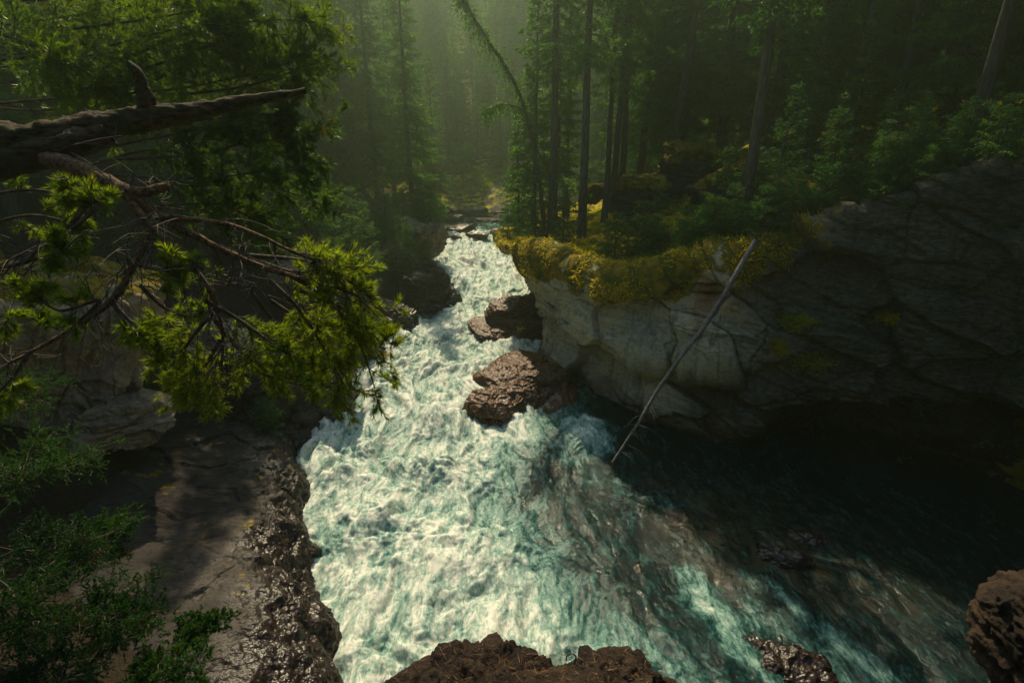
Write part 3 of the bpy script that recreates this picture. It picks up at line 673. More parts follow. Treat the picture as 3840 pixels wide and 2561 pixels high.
def leaf_tris(B, D, Lf, W, r, twist=None):
    """one slender triangle per leaf: base B, direction D, length, half width"""
    n = len(B); rv = unit(r.normal(size=(n, 3))); s = unit(np.cross(D, rv))*W[:, None]
    V = np.stack([B-s, B+s, B+D*Lf[:, None]], 1).reshape(-1, 3)
    return V, np.arange(3*n).reshape(-1, 3)

def conifer_geo(seed, H=18, bare=.12, RR=2.2, nb=95, tw=.10, leaf=.13, lw=.022, droop=.35, dead=14, taper=.8, r0=.0, up=.15, lean=0):
    r = np.random.default_rng(seed)
    n = 14; z = np.linspace(-.6, H, n); tr = r0 or H*.0115
    off = np.cumsum(r.normal(size=(n, 2))*.035, 0); off -= off[0]
    TP = np.stack([off[:, 0]+lean*np.maximum(z, 0)**1.3*.02, off[:, 1], z], 1)
    rad = tr*np.clip(1-z/H, .04, 1)**.85*(1+.5*np.exp(-np.maximum(z, 0)*2.2))
    trunk = tubes(TP[None], rad[None], 9)
    def tp(h): return np.stack([np.interp(h, z, TP[:, 0]), np.interp(h, z, TP[:, 1]), h], -1)
    t = bare + (1-bare)*np.sort(r.random(nb))**.92; t = np.clip(t, 0, .992)
    az = np.arange(nb)*2.399 + r.normal(size=nb)*.4
    q = (t-bare)/(1-bare)
    L = RR*(1-q)**taper*(r.uniform(.62, 1.12, nb))*np.clip(.55+q*4, 0, 1) + .12
    dv = np.stack([np.cos(az), np.sin(az), np.zeros(nb)], 1)
    base = tp(t*H)
    s = np.linspace(0, 1, 7)
    dr = droop*r.uniform(.6, 1.4, nb)*(1-.7*q)
    zz = -dr[:, None]*L[:, None]*(s**1.2)[None] + up*L[:, None]*(s**3)[None] + (.35*q)[:, None]*L[:, None]*s[None]
    BP = base[:, None] + dv[:, None]*(L[:, None]*s[None])[..., None]; BP[..., 2] += zz
    BP[:, 1:, :2] += r.normal(size=(nb, 6, 2))*.035*L[:, None, None]
    br = tubes(BP, (0.012+.010*L)[:, None]*(1-.85*s)[None], 3)
    # twigs
    nt_ = np.maximum((L/tw*2).astype(int), 6)
    bi = np.repeat(np.arange(nb), nt_); m = len(bi)
    ts = .10 + .9*r.random(m)**.85
    f = ts*6; i0 = np.minimum(f.astype(int), 5); ff = (f-i0)[:, None]
    TB = BP[bi, i0]*(1-ff) + BP[bi, i0+1]*ff
    ax = unit(BP[bi, i0+1]-BP[bi, i0]); side = unit(np.cross(ax, np.array([0, 0, 1.]))); sg = r.choice([-1, 1], m)[:, None]
    TD = unit(ax*r.uniform(.4, 1.0, m)[:, None] + side*sg*r.uniform(.5, 1., m)[:, None] + np.array([0, 0, -1])*r.uniform(0, .75, m)[:, None])
    TL = (.36*L[bi]*(1-ts)+.16)*r.uniform(.6, 1.2, m); TL = np.minimum(TL, .75)
    nl = np.maximum((TL/(leaf*.42)).astype(int), 3)
    li = np.repeat(np.arange(m), nl); k = len(li); u = r.random(k)
    LB = TB[li] + TD[li]*(TL[li]*u)[:, None]; LB[:, 2] -= .18*TL[li]*u*u
    LD = unit(TD[li]*r.uniform(.5, 1.2, k)[:, None] + r.normal(size=(k, 3))*.55 + np.array([0, 0, -.12]))
    crown = leaf_tris(LB, LD, leaf*r.uniform(.6, 1.3, k), np.full(k, lw), r)
    parts = [br]
    if dead:
        h = r.uniform(.03, bare+.22, dead)*H; a2 = r.random(dead)*6.28; l2 = r.uniform(.3, 1.3, dead)
        s4 = np.linspace(0, 1, 4); d2 = np.stack([np.cos(a2), np.sin(a2), r.uniform(-.5, .1, dead)], 1)
        P = tp(h)[:, None] + d2[:, None]*(l2[:, None]*s4[None])[..., None]; P[:, 1:, 2] -= .12*s4[1:]**2; P[:, 1:] += r.normal(size=(dead, 3, 3))*.05
        parts.append(tubes(P, np.full(dead, .016)[:, None]*(1-.8*s4)[None], 3))
    return trunk, join(parts), crown
def conifer(name, geo, mat, label, cat, group, loc, rz=0, sc=1., rx=0, ry=0):
    e = empty(name, loc); tag(e, label, cat, group); e.rotation_euler = (rx, ry, rz); e.scale = (sc,)*3
    mesh_np('trunk', *geo[0], M_bark, e); bV, bF = geo[1]; lV, lF = geo[2]
    tri = np.concatenate([bF[:, :3], bF[:, [0, 2, 3]], lF+len(bV)]); o = mesh_np('crown', np.concatenate([bV, lV]), tri, M_twig, e, smooth=False)
    o.data.materials.append(mat); o.data.polygons.foreach_set('material_index', np.concatenate([np.zeros(2*len(bF), np.int32), np.ones(len(lF), np.int32)]))
    return e

G_tall = [conifer_geo(101+k, H=24, bare=.04+.04*k, RR=3.3, nb=240, leaf=.20, lw=.036, tw=.075, dead=14, droop=.5) for k in range(3)]
G_bare = [conifer_geo(201+k, H=22, bare=.34+.06*k, RR=2.1, nb=100, leaf=.18, lw=.032, tw=.08, dead=46, r0=.23, droop=.5) for k in range(2)]
G_slim = [conifer_geo(301+k, H=17, bare=.02, RR=2.3, nb=170, leaf=.24, lw=.045, tw=.10, dead=0, droop=.5) for k in range(3)]
G_young = [conifer_geo(401+k, H=4.2, bare=.05, RR=1.15, nb=60, leaf=.09, lw=.016, tw=.06, dead=3, droop=.15, taper=.9, r0=.05) for k in range(2)]
G_small = [conifer_geo(451+k, H=1.6, bare=.03, RR=.8, nb=42, leaf=.07, lw=.012, tw=.045, dead=2, droop=.12, taper=.8, r0=.03) for k in range(2)]
protos = {}
def plant(kind, k, loc, label, group, cat, rz=None, sc=1.0, rx=0, ry=0, name='spruce_tree'):
    Gs, mat = {'tall': (G_tall, M_spruce), 'bare': (G_bare, M_spruce), 'slim': (G_slim, M_spruce), 'young': (G_young, M_spruce_y), 'small': (G_small, M_spruce_y)}[kind]
    k = k % len(Gs); rz = random.random()*6.28 if rz is None else rz
    if (kind, k) not in protos:
        protos[(kind, k)] = conifer(name, Gs[k], mat, label, cat, group, loc, rz, sc, rx, ry); return protos[(kind, k)]
    r = copy_thing(protos[(kind, k)], loc, rz, sc, label, group, rx, ry, cat); r.name = name; return r

used = []
bpy.context.view_layer.update(); DG = bpy.context.evaluated_depsgraph_get()
def drop(x, y):
    h, loc, nrm, idx, ob, mt = S.ray_cast(DG, Vector((x, y, 38)), Vector((0, 0, -1)))
    return max(loc.z if h and ob.name != 'water' else -9, -1)
def hit_px(px, py):
    d = Vector(WY(px, py, 20.)-np.array([0, 0, CAMZ])).normalized(); h, loc, nrm, idx, ob, mt = S.ray_cast(DG, Vector((0, 0, CAMZ)), d); return np.array(loc)
def at_px(px, py, y, dz=-.15):
    p = WY(px, py, y); return np.array([p[0], y, max(drop(p[0], y), gh(p[0], y))+dz])
# --- left wood: named individuals seen against the haze
for n_, (px, y, kind, k, sc, lb) in enumerate((
    (413, 42, 'tall', 0, .92, 'tall dark spruce beside the end of the path fence, boughs over the river'),
    (378, 46, 'tall', 1, .95, 'tall spruce with open crown, first left of the spruce at the fence end'),
    (352, 44, 'slim', 0, 1.1, 'thin pale spruce between two tall dark spruces on the left bank'),
    (322, 36, 'bare', 0, 1.0, 'spruce with long bare trunk standing on the path above the broadleaf shrub'),
    (296, 34, 'tall', 2, .95, 'dark spruce behind the pine needles at the start of the path fence'),
    (436, 60, 'slim', 1, 1.0, 'hazy slender spruce just right of the spruce at the fence end'),
    (345, 52, 'tall', 0, 1.0, 'tall spruce rising behind the path fence'),
    (395, 56, 'tall', 2, .9, 'tall spruce far behind the fence end'),
    (268, 42, 'tall', 1, .9, 'dark spruce mostly hidden behind the bright pine sprays'),
    (245, 30, 'bare', 1, .9, 'bare trunked spruce behind the broken pine limb'))):
    p = at_px(px, 200, y); used.append(p[:2])
    plant(kind, k, p, lb, 'spruces of the left bank', 'spruce', sc=sc)
for x_, y_, k_, sc_, lb in ((-11.6, 25.5, 0, .9, 'full dark spruce at the back of the gully, left of the pale square boulder'), (-13.5, 22.5, 1, .85, 'dark spruce behind the bare limbs of the pine'),
                           (-15.5, 26, 0, .9, 'dark spruce deep in the wood behind the mossy trunk'), (-17.5, 18.5, 2, .8, 'dark spruce on the slope above the pale rock spur')):
    used.append(np.array([x_, y_])); plant('tall', k_, (x_, y_, gh(x_, y_)-.3), lb, 'spruces of the left bank', 'spruce', sc=sc_)
# --- right plateau: named individuals
for n_, (px, py, y, kind, k, sc, ry, lb) in enumerate((
    (552, 228, 28, 'bare', 0, 1.05, 0, 'thick trunked spruce nearest the tip of the right plateau'),
    (581, 236, 26, 'bare', 0, 1.0, 0, 'straight bare trunk standing in bright yellow moss, second from the plateau tip'),
    (604, 222, 28, 'bare', 1, .75, .01, 'thin dark trunk in the moss left of a pair of grey trunks'),
    (612, 214, 30, 'bare', 0, .9, .01, 'left trunk of a close pair of grey trunks on the plateau'),
    (619, 214, 30.5, 'bare', 1, .95, .02, 'right trunk of a close pair of grey trunks on the plateau'),
    (533, 235, 30, 'slim', 2, .82, 0, 'full spruce with low boughs sweeping over the plateau tip'),
    (519, 232, 32, 'slim', 0, .5, 0, 'small dark spruce at the very edge of the plateau tip, left of the full one'),
    (556, 215, 32, 'slim', 1, .9, 0, 'bushy spruce filling the gap behind the thick trunked spruce'),
    (673, 150, 30, 'bare', 1, 1.0, .06, 'leaning spruce rooted on the mossy ledge'),
    (684, 140, 32, 'tall', 1, 1.0, .03, 'dark spruce behind the one leaning on the mossy ledge'),
    (745, 200, 19.5, 'bare', 0, .95, .03, 'tall pale trunk rising beside the top of the fallen pole'),
    (640, 160, 34, 'tall', 2, 1.0, 0, 'dark spruce behind the mossy ledge'),
    (566, 200, 35, 'bare', 1, .95, 0, 'spruce behind the two nearest plateau trunks'),
    (848, 120, 24, 'bare', 1, .9, .02, 'shaded trunk on the mossy slope right of the pale tall trunk'),
    (892, 128, 23, 'bare', 0, .8, .03, 'slender shaded trunk on the mossy slope'),
    (930, 118, 25, 'bare', 1, .9, .0, 'dim trunk in the middle of the shaded slope'),
    (968, 152, 17.5, 'bare', 0, .9, .20, 'strongly leaning pale trunk at the right of the shaded slope'),
    (815, 130, 26, 'tall', 2, .9, 0, 'dark spruce at the back of the shaded slope'),
    (770, 140, 27, 'tall', 0, .9, 0, 'dark spruce behind the pale tall trunk'),
    (720, 140, 30, 'tall', 1, .95, 0, 'dark spruce right of the rock ledge'),
    (1000, 140, 22, 'tall', 2, .9, .05, 'dark spruce at the right edge'))):
    p = at_px(px, py, y); used.append(p[:2])
    plant(kind, k, p, lb, 'spruces of the right bank', 'spruce', sc=sc, ry=ry)
# --- leaning mossy spruce over the river at the top
def limb_pts(pts, n=16): return cr1(np.array(pts, float), n)
def dir_sprays(P, seed, leaf, lw, per=60, hang=.6, L0=.5):
    r = np.random.default_rng(seed); n = len(P); m = int(per*n)
    f = r.random(m)**.7*(n-1.001); i = f.astype(int); u = (f-i)[:, None]; TB = P[i]*(1-u)+P[i+1]*u
    TD = unit(r.normal(size=(m, 3)) + np.array([0, 0, -hang])); TL = L0*r.uniform(.3, 1.1, m)
    nl = np.maximum((TL/(leaf*.5)).astype(int), 3); li = np.repeat(np.arange(m), nl); k = len(li); u = r.random(k)
    LB = TB[li]+TD[li]*(TL[li]*u)[:, None]; LB[:, 2] -= .3*TL[li]*u*u
    LD = unit(TD[li]+r.normal(size=(k, 3))*.6+np.array([0, 0, -.3]))
    return leaf_tris(LB, LD, leaf*r.uniform(.6, 1.3, k), np.full(k, lw), r)
e = empty('leaning_spruce', at_px(545, 225, 29)); tag(e, 'mossy spruce leaning out over the river in a long curve from the plateau tip', 'spruce')
o0 = np.array(e.location)
P = limb_pts([o0-o0, WY(540, 185, 29)-o0, WY(532, 138, 28.7)-o0, WY(522, 100, 28.4)-o0, WY(507, 69, 28)-o0, WY(490, 43, 27.7)-o0, WY(474, 18, 27.4)-o0, WY(461, -6, 27)-o0, WY(450, -30, 27)-o0], 26)
mesh_np('trunk', *tubes(P[None], np.linspace(.13, .03, 26)[None], 7), M_bark, e)
mesh_np('crown', *dir_sprays(P[7:], 5, .15, .028, per=30, hang=.9, L0=.75), M_spruce, e, smooth=False)
Pb = limb_pts([WY(533, 118, 28.7)-o0, WY(520, 108, 28)-o0, WY(500, 104, 27.6)-o0, WY(484, 112, 27.2)-o0], 10)
mesh_np('branch', *tubes(Pb[None], np.linspace(.06, .02, 10)[None], 5), M_bark, e)
mesh_np('crown', *dir_sprays(Pb, 6, .15, .028, per=22, hang=.9, L0=.6), M_spruce, e, smooth=False)

# --- filler forests: each tree its own object
def forest(n, cond, group, labels, kinds, mind, xr, yr, seed, lo=.75, hi=1.15):
    r = np.random.default_rng(seed); c = 0; tries = 0
    while c < n and tries < n*60:
        tries += 1
        x = r.uniform(*xr); y = r.uniform(*yr)
        if not cond(x, y): continue
        if used:
            U = np.array(used[-1500:])
            if ((U[:, 0]-x)**2+(U[:, 1]-y)**2).min() < mind**2: continue
        z = gh(x, y)
        used.append(np.array([x, y])); 
        kd = kinds[r.integers(len(kinds))]
        plant(kd, int(r.integers(3)), (x, y, z-.3), labels, group, 'spruce', sc=r.uniform(lo, hi), rz=r.uniform(0, 6.28)); c += 1
forest(76, lambda x, y: xL(y)-x > 5.5 and (y > 42 or xL(y)-x > 8.5) and y > 24 and x > -.95*y-6, 'wood on the left bank', 'dark spruce in the thick wood above the path on the left bank', ['tall', 'tall', 'slim'], 2.3, (-48, -6), (22, 72), 21)
forest(64, lambda x, y: x-xR(y) > 4.5 and y > 17 and (y > 29 or x > 14) and (x > 9 or y > 46) and x < 1.1*y+8, 'wood on the right bank', 'dark spruce in the shaded wood behind the right plateau', ['tall', 'tall', 'tall', 'bare'], 2.0, (2, 52), (17, 72), 22)
forest(16, lambda x, y: x > 14 and x-xR(y) > 1.5, 'wood on the right bank', 'dark spruce in the shaded wood behind the right plateau', ['tall'], 1.9, (14, 30), (18.5, 30), 27, .6, 1.0)
forest(12, lambda x, y: x > 12 and x-xR(y) > 3, 'low spruces of the shaded slope', 'low bushy dark spruce under the tall trees of the shaded slope', ['slim'], 1.7, (7.5, 24), (19, 32), 28, .3, .6)
forest(18, lambda x, y: x > 18.5, 'wood on the right bank', 'dark spruce in the shaded wood behind the right plateau', ['tall', 'bare'], 2.4, (18.5, 34), (-4, 22), 24)
forest(108, lambda x, y: y > 66+.25*abs(x+2) and abs(x+2) < y*.36 and not (-5 < x < 9 and y < 76), 'wood on the far slope', 'hazy spruce on the far slope across the river', ['slim', 'slim', 'slim', 'tall'], 2.5, (-60, 60), (64, 125), 23, .8, 1.5)
for k, (px, py, y, sc, lb) in enumerate(((450, 200, 72, 1.0, 'pale spruce standing alone at the foot of the far slope'), (425, 195, 66, .85, 'slender spruce on the far bank left of the mossy clearing'), (500, 175, 74, .7, 'spruce above the gravel on the far bank'), (478, 180, 78, .8, 'spruce above the mossy gravel slope'), (460, 190, 76, .9, 'spruce just right of the pale spruce on the far slope'))):
    plant('slim', k, at_px(px, py, y), lb, 'wood on the far slope', 'spruce', sc=sc)

# --- young spruces along the banks
for k, (px, py, y, kd, sc, lb) in enumerate((
    (398, 268, 31, 'young', .75, 'bright young spruce on the ledge above the black outcrop'), (411, 262, 32, 'young', .8, 'young spruce beside the bright one at the rapids edge'),
    (372, 275, 28, 'young', .9, 'young spruce in front of the pale boulders of the left bank'), (385, 250, 33, 'young', 1.1, 'young spruce leaning over the cracked grey rock'),
    (352, 262, 27, 'young', 1.3, 'slender spruce with thin trunk on the left terrace'), (330, 262, 25, 'young', 1.2, 'spruce sapling right of the pale square boulder'),
    (278, 255, 22, 'young', 1.3, 'blue green young spruce behind the pine sprays'), (420, 222, 38, 'young', .8, 'dark spreading spruce under the fence end'),
    (432, 228, 38, 'small', 1.6, 'low dark spruce bush overhanging the left bank'), (362, 298, 24, 'small', 1.3, 'small bush of spruce above the dark shore rock'),
    (340, 300, 22, 'small', 1.4, 'small spruce bush in shade on the left terrace'), (250, 325, 15, 'small', .8, 'small green spruce clump beside the pinkish flat boulder'),
    (660, 215, 22, 'young', .7, 'spruce sapling among ferns on the plateau'), (722, 205, 20, 'young', .95, 'young spruce at the edge of the yellow moss'),
    (775, 190, 19.5, 'young', .9, 'young spruce with bright spreading tip right of the pale trunk'), (820, 195, 18.8, 'young', .8, 'shaded young spruce at the cliff edge'),
    (870, 185, 18.4, 'young', .8, 'second shaded young spruce along the cliff edge'), (765, 235, 17.9, 'young', .6, 'young spruce bending over the cliff beside the fallen pole'),
    (905, 170, 18, 'small', 1.5, 'shaded spruce bush at the cliff edge'), (560, 240, 24.5, 'young', .7, 'young spruce low on the plateau tip'),
    (535, 232, 27, 'young', .75, 'young spruce reaching over the cliff nose'), (643, 225, 22, 'small', 1.4, 'dark green spruce clump in the moss'),
    (617, 240, 21.5, 'small', 1.2, 'low spruce clump at the front of the plateau'), (690, 245, 18.6, 'small', 1.0, 'small spruce tuft above the cliff lip'),
    (508, 245, 27.5, 'small', 1.1, 'hanging spruce bough at the very tip of the plateau'), (800, 170, 21, 'young', 1.0, 'dim young spruce on the mossy slope'),
    (960, 190, 16.2, 'small', 1.4, 'dim spruce bush near the right edge'), (440, 205, 50, 'young', 1.0, 'small spruce at the left of the far pool'))):
    plant(kd, k, at_px(px, py, y, -.08), lb, 'young spruces', 'young spruce', sc=sc, name='young_spruce')

r = np.random.default_rng(55)
for k in range(34):
    px_, py_, y_ = r.uniform(318, 440), r.uniform(215, 300), r.uniform(23, 39)
    p = at_px(px_, py_, y_, -.08)
    if xL(y_)-p[0] < 1.0 or p[2] > 9.5: continue
    kd = 'young' if r.random() < .6 else 'small'
    plant(kd, k, p, 'small green spruce growing on the rocky left bank', 'saplings of the left bank', 'young spruce', sc=r.uniform(.5, .95)*(1 if kd == 'young' else 1.5), name='young_spruce')
for k in range(8):
    a_ = r.random(); x_ = r.uniform(4, 10); y_ = np.interp(-x_, -LIP[4:13, 0][::-1], LIP[4:13, 1][::-1]) + r.uniform(.3, 5)
    z_ = drop(x_, y_)
    if z_ < 3 or not (0 < xR(y_) < 99): continue
    kd = 'young' if r.random() < .35 else 'small'
    plant(kd, k, (x_, y_, z_-.08), 'low green spruce on the mossy right plateau', 'saplings of the right plateau', 'young spruce', sc=r.uniform(.45, .85)*(1 if kd == 'young' else 1.4), name='young_spruce')
r = np.random.default_rng(66); lipc = cr1(LIP[8:14], 60)
LB_ = ('shaded spruce shrub at the cliff lip beside the fallen pole', 'dim spruce shrub hanging over the cliff lip', 'dark spruce shrub on the bare rim', 'shaded spruce shrub under the leaning pale trunk')
for k in range(20):
    a = lipc[int(k*2.9)]; x_, y_ = a[0]+r.uniform(-.1, .3), a[1]+r.uniform(.25, .9); z_ = drop(x_, y_)
    kd = 'young' if k % 3 == 0 else 'small'
    plant(kd, k, (x_, y_, z_-.1), LB_[k//5], 'shrubby spruces along the right cliff lip', 'young spruce', sc=r.uniform(.5, .8) if kd == 'young' else r.uniform(.9, 1.5), name='young_spruce')
# --- broadleaf shrubs
def shrub_geo(seed, Rr, H, nst=9, nl=500, leaf=.05):
    r = np.random.default_rng(seed); az = r.random(nst)*6.28; s = np.linspace(0, 1, 7)
    d = np.stack([np.cos(az), np.sin(az), 0*az], 1)
    ll = Rr*r.uniform(.5, 1.1, nst); hh = H*r.uniform(.6, 1.1, nst)
    P = d[:, None]*(ll[:, None]*(s**1.4)[None])[..., None]; P[..., 2] = hh[:, None]*(np.sin(s*2.0)/.95)[None]
    P[:, 1:] += r.normal(size=(nst, 6, 3))*.05
    st = tubes(P, np.full(nst, .02)[:, None]*(1-.8*s)[None], 4)
    i = r.integers(nst, size=nl); u = .25+.75*r.random(nl)**.7; f = u*6; a = np.minimum(f.astype(int), 5); ff = (f-a)[:, None]
    B = P[i, a]*(1-ff)+P[i, a+1]*ff + r.normal(size=(nl, 3))*.14*Rr
    D = unit(r.normal(size=(nl, 3))*np.array([1, 1, .4])); S_ = unit(np.cross(D, unit(r.normal(size=(nl, 3))*.5+np.array([0, 0, 1]))))
    L = leaf*r.uniform(.7, 1.3, nl)[:, None]
    V = np.stack([B, B+D*L*.35+S_*L*.34, B+D*L*.75+S_*L*.28, B+D*L, B+D*L*.75-S_*L*.28, B+D*L*.35-S_*L*.34], 1).reshape(-1, 3)
    return st, (V, np.arange(6*nl).reshape(-1, 6))
def shrub(px, py, y, Rr, H, seed, lb, nl=600, leaf=.07, mat=None):
    g = shrub_geo(seed, Rr, H, 12, nl, leaf); e = empty('broadleaf_shrub', at_px(px, py, y, -.05)); tag(e, lb, 'shrub', 'broadleaf shrubs')
    mesh_np('stems', *g[0], M_twig, e); mesh_np('leaves', *g[1], mat or M_leaf, e, smooth=False)
shrub(328, 232, 22, 1.0, 1.9, 1, 'arching broadleaf shrub with bright green leaves behind the pine spray', 1100, .10)
shrub(300, 262, 18, 1.0, 1.1, 2, 'blue green broadleaf shrub below the arching one', 900, .08)
shrub(350, 285, 23, .9, .9, 3, 'leafy shrub on the rim of the dark shore rock', 500, .08)
shrub(432, 205, 42, .8, 1.4, 4, 'pale leaved bush at the fence end', 400, .11)
shrub(463, 190, 68, 1.6, 4.2, 5, 'pale flowering tall bush on the far clearing', 900, .2)

# --- undergrowth and moss on the banks (nobody could count it)
def scatter_tufts(name, n, xr, yr, dens, mat, blade=(.05, .12), wid=.006, per=7, seed=0, spread=.05, zoff=0, upv=1.0, kind='stuff'):
    r = np.random.default_rng(seed)
    x = r.uniform(*xr, size=n); y = r.uniform(*yr, size=n); k = r.random(n) < dens(x, y); x, y = x[k], y[k]
    z = ground_h(x[None], y[None])[0]+zoff
    C = np.repeat(np.stack([x, y, z], 1), per, 0); m = len(C)
    C[:, :2] += r.normal(size=(m, 2))*spread
    D = unit(r.normal(size=(m, 3))*.6+np.array([0, 0, upv]))
    V, F = leaf_tris(C, D, r.uniform(blade[0], blade[1], m), np.full(m, wid), r)
    o = mesh_np(name, V, F, mat, smooth=False); tag(o, kind=kind); return o
dR = lambda x, y: sst(-.1, .4, x-xR(y)-.6)*sst(-.25, .15, noise(P3(x*.5, y*.5, 0*x)))*(y > 14)*sst(26, 15, x + .3*(y-18))
dD = lambda x, y: sst(0, .4, x-xR(y)+.1)*sst(8.5, 11, x)*sst(7, 3, lip_d(x, y))
scatter_tufts('undergrowth', 16000, (7, 20), (12, 26), dD, M_jun, (.10, .34), .020, 16, 9, .20, upv=.3)
scatter_tufts('moss', 110000, (-1, 24), (14.5, 36), dR, M_moss_t, (.04, .13), .016, 7, 1, .08, upv=.5)
r = np.random.default_rng(4); C_, D_ = MOSS_CLIFF[0]
tag(mesh_np('moss', *leaf_tris(C_, D_, r.uniform(.06, .26, len(C_)), np.full(len(C_), .013), r), M_moss_t, smooth=False), kind='stuff')
dG = lambda x, y: sst(0, .4, x-xR(y)-.6)*sst(.05, .3, noise(P3(x*.45+9, y*.45, 0*x)))
scatter_tufts('grass', 2600, (-1, 20), (15, 34), dG, M_grass, (.15, .4), .010, 9, 2, .05, upv=1.2)
dH = lambda x, y: sst(0, .4, x-xR(y))*sst(3.2, .8, lip_d(x, y))*sst(-.2, .2, noise(P3(x*.6+77, y*.6, 0*x)))*(y > 13)*(y < 30)*sst(11, 8.5, x)
scatter_tufts('undergrowth', 9000, (-1, 20), (13, 30), dH, M_moss_t, (.10, .30), .016, 14, 6, .13, upv=.6)
dF = lambda x, y: sst(0, .4, x-xR(y)-.6)*sst(-.05, .3, noise(P3(x*.4+31, y*.4, 0*x)))*(y > 15)
scatter_tufts('undergrowth', 9000, (-1, 11), (15, 33), dF, M_spruce_y, (.06, .2), .018, 14, 3, .16, upv=.45)
dL = lambda x, y: sst(1.0, 2.5, xL(y)-x)*sst(-.1, .25, noise(P3(x*.35+3, y*.35, 0*x)))*(y > 15)
scatter_tufts('undergrowth', 26000, (-24, -5), (15, 52), dL, M_spruce_y, (.06, .22), .020, 12, 4, .18, upv=.5)
dFar = lambda x, y: sst(-.1, .3, noise(P3(x*.2+3, y*.2, 0*x)))*(y + .25*x > 59)
scatter_tufts('undergrowth', 9000, (-14, 14), (58, 84), dFar, M_moss_t, (.15, .5), .05, 9, 5, .4, upv=.6)

# cushions of moss and grass growing on the cliff face
def cushion(px, py, y, Rr, seed, lb, n=2600):
    r = np.random.default_rng(seed); c = WY(px, py, y)
    c = hit_px(px, py) + np.array([0, .12, 0]); d = unit(r.normal(size=(n, 3))+np.array([0, -.5, .5])); P = d*np.array(Rr)*(r.random(n)**.3)[:, None]*(1+.9*noise(d*2.2+seed))[:, None]*1.15
    V, F = leaf_tris(P, unit(d+r.normal(size=(n, 3))*.5), r.uniform(.04, .09, n), np.full(n, .012), r)
    e = mesh_np('moss_cushion', V, F, M_moss_t, smooth=False); e.location = tuple(c); tag(e, lb, 'moss cushion', 'moss cushions on the cliff')
CUSH = [(797, 322, 0, (.45, .4, .28), 'upper moss cushion with grass on the shaded cliff'), (777, 348, 0, (.35, .3, .25), 'bright green grassy cushion, lower left on the shaded cliff'),
        (815, 362, 0, (.6, .4, .32), 'yellow moss cushion lowest on the shaded cliff'), (892, 318, 0, (.5, .4, .18), 'dim moss patch right of the other cushions on the cliff')]
for n_, (px, py, _, rr, lb) in enumerate(CUSH):
    cushion(px, py, 15.4, rr, 60+n_, lb)

# --- airborne spray over the rapids
def spray():
    r = np.random.default_rng(12); n = 26000; y = 5+32*r.random(n)**1.2; a = r.random(n); x = xL(y)*(1-a)+np.interp(y, FBY, FBX)*a
    g = noise(P3(x*.9, y*.6, 0*x)); k = g > .12; x, y, g = x[k], y[k], g[k]; n = len(x)
    z = zw(y)+.25+.35*g+.45*r.random(n)**3
    V, F = leaf_tris(np.stack([x, y, z], 1), unit(r.normal(size=(n, 3))), r.uniform(.008, .028, n), r.uniform(.004, .010, n), r)
    m, t, b = new_mat('droplets'); b.inputs['Base Color'].default_value = (.85, .88, .85, 1); b.inputs['Roughness'].default_value = .3
    tag(mesh_np('water_spray', V, F, m, smooth=False), kind='stuff')
spray()
# --- fallen pole leaning down the cliff
e = empty('fallen_trunk', WY(748, 252, 16.6)); tag(e, 'grey dead pole slanting from the cliff top down into the dark pool', 'fallen trunk'); o0 = np.array(e.location)
B = WZ(621, 449, -.7); A = WY(756, 240, 16.6); B[1] = min(B[1], 14.4); B = WY(621, 449, 14.6)
P = limb_pts([A-o0, WY(707, 322, 15.7)-o0, WY(684, 352, 15.3)-o0, WY(658, 389, 15.0)-o0, WY(640, 420, 14.8)-o0, B-o0, WY(612, 462, 14.4)-o0], 20)
mesh_np('trunk', *tubes(P[None], np.linspace(.085, .034, 20)[None]*(1+.12*np.sin(np.arange(20)*2.3))[None], 9), M_log, e)
r = np.random.default_rng(9); bl = []
for k in range(46):
    i = r.integers(1, 17); d = unit(np.array([r.normal()*.8+.5, r.normal()*.5-.3, -.25+r.normal()*.35])); l = r.uniform(.2, .9); s = np.linspace(0, 1, 5)[:, None]
    Q = P[i]+d*l*s; Q[:, 2] -= .25*l*s[:, 0]**2; Q[1:] += r.normal(size=(4, 3))*.03; bl.append(Q)
mesh_np('branches', *tubes(np.array(bl), np.full((46, 5), .011)*np.linspace(1, .3, 5), 3), M_log, e)

# --- path fence on the left bank
fx = [WY(285, 192, 30), WY(330, 197, 33), WY(370, 200, 36), WY(400, 203, 38.5), WY(432, 206, 41)]
e = empty('path_fence', fx[0]); tag(e, 'thin metal path fence under the spruces of the left bank', 'fence'); o0 = np.array(e.location)
FP = cr1(np.array(fx), 13)
for k in range(0, 13, 1):
    q = FP[k].copy(); P = np.stack([q-np.array([0, 0, 1.35]), q]); mesh_np('post', *tubes((P-o0)[None], np.full((1, 2), .035), 6), M_log, e)
for dz in (0, -.42, -.85):
    mesh_np('rail', *tubes((FP+np.array([0, 0, dz])-o0)[None], np.full((1, 13), .03), 6), M_log, e)

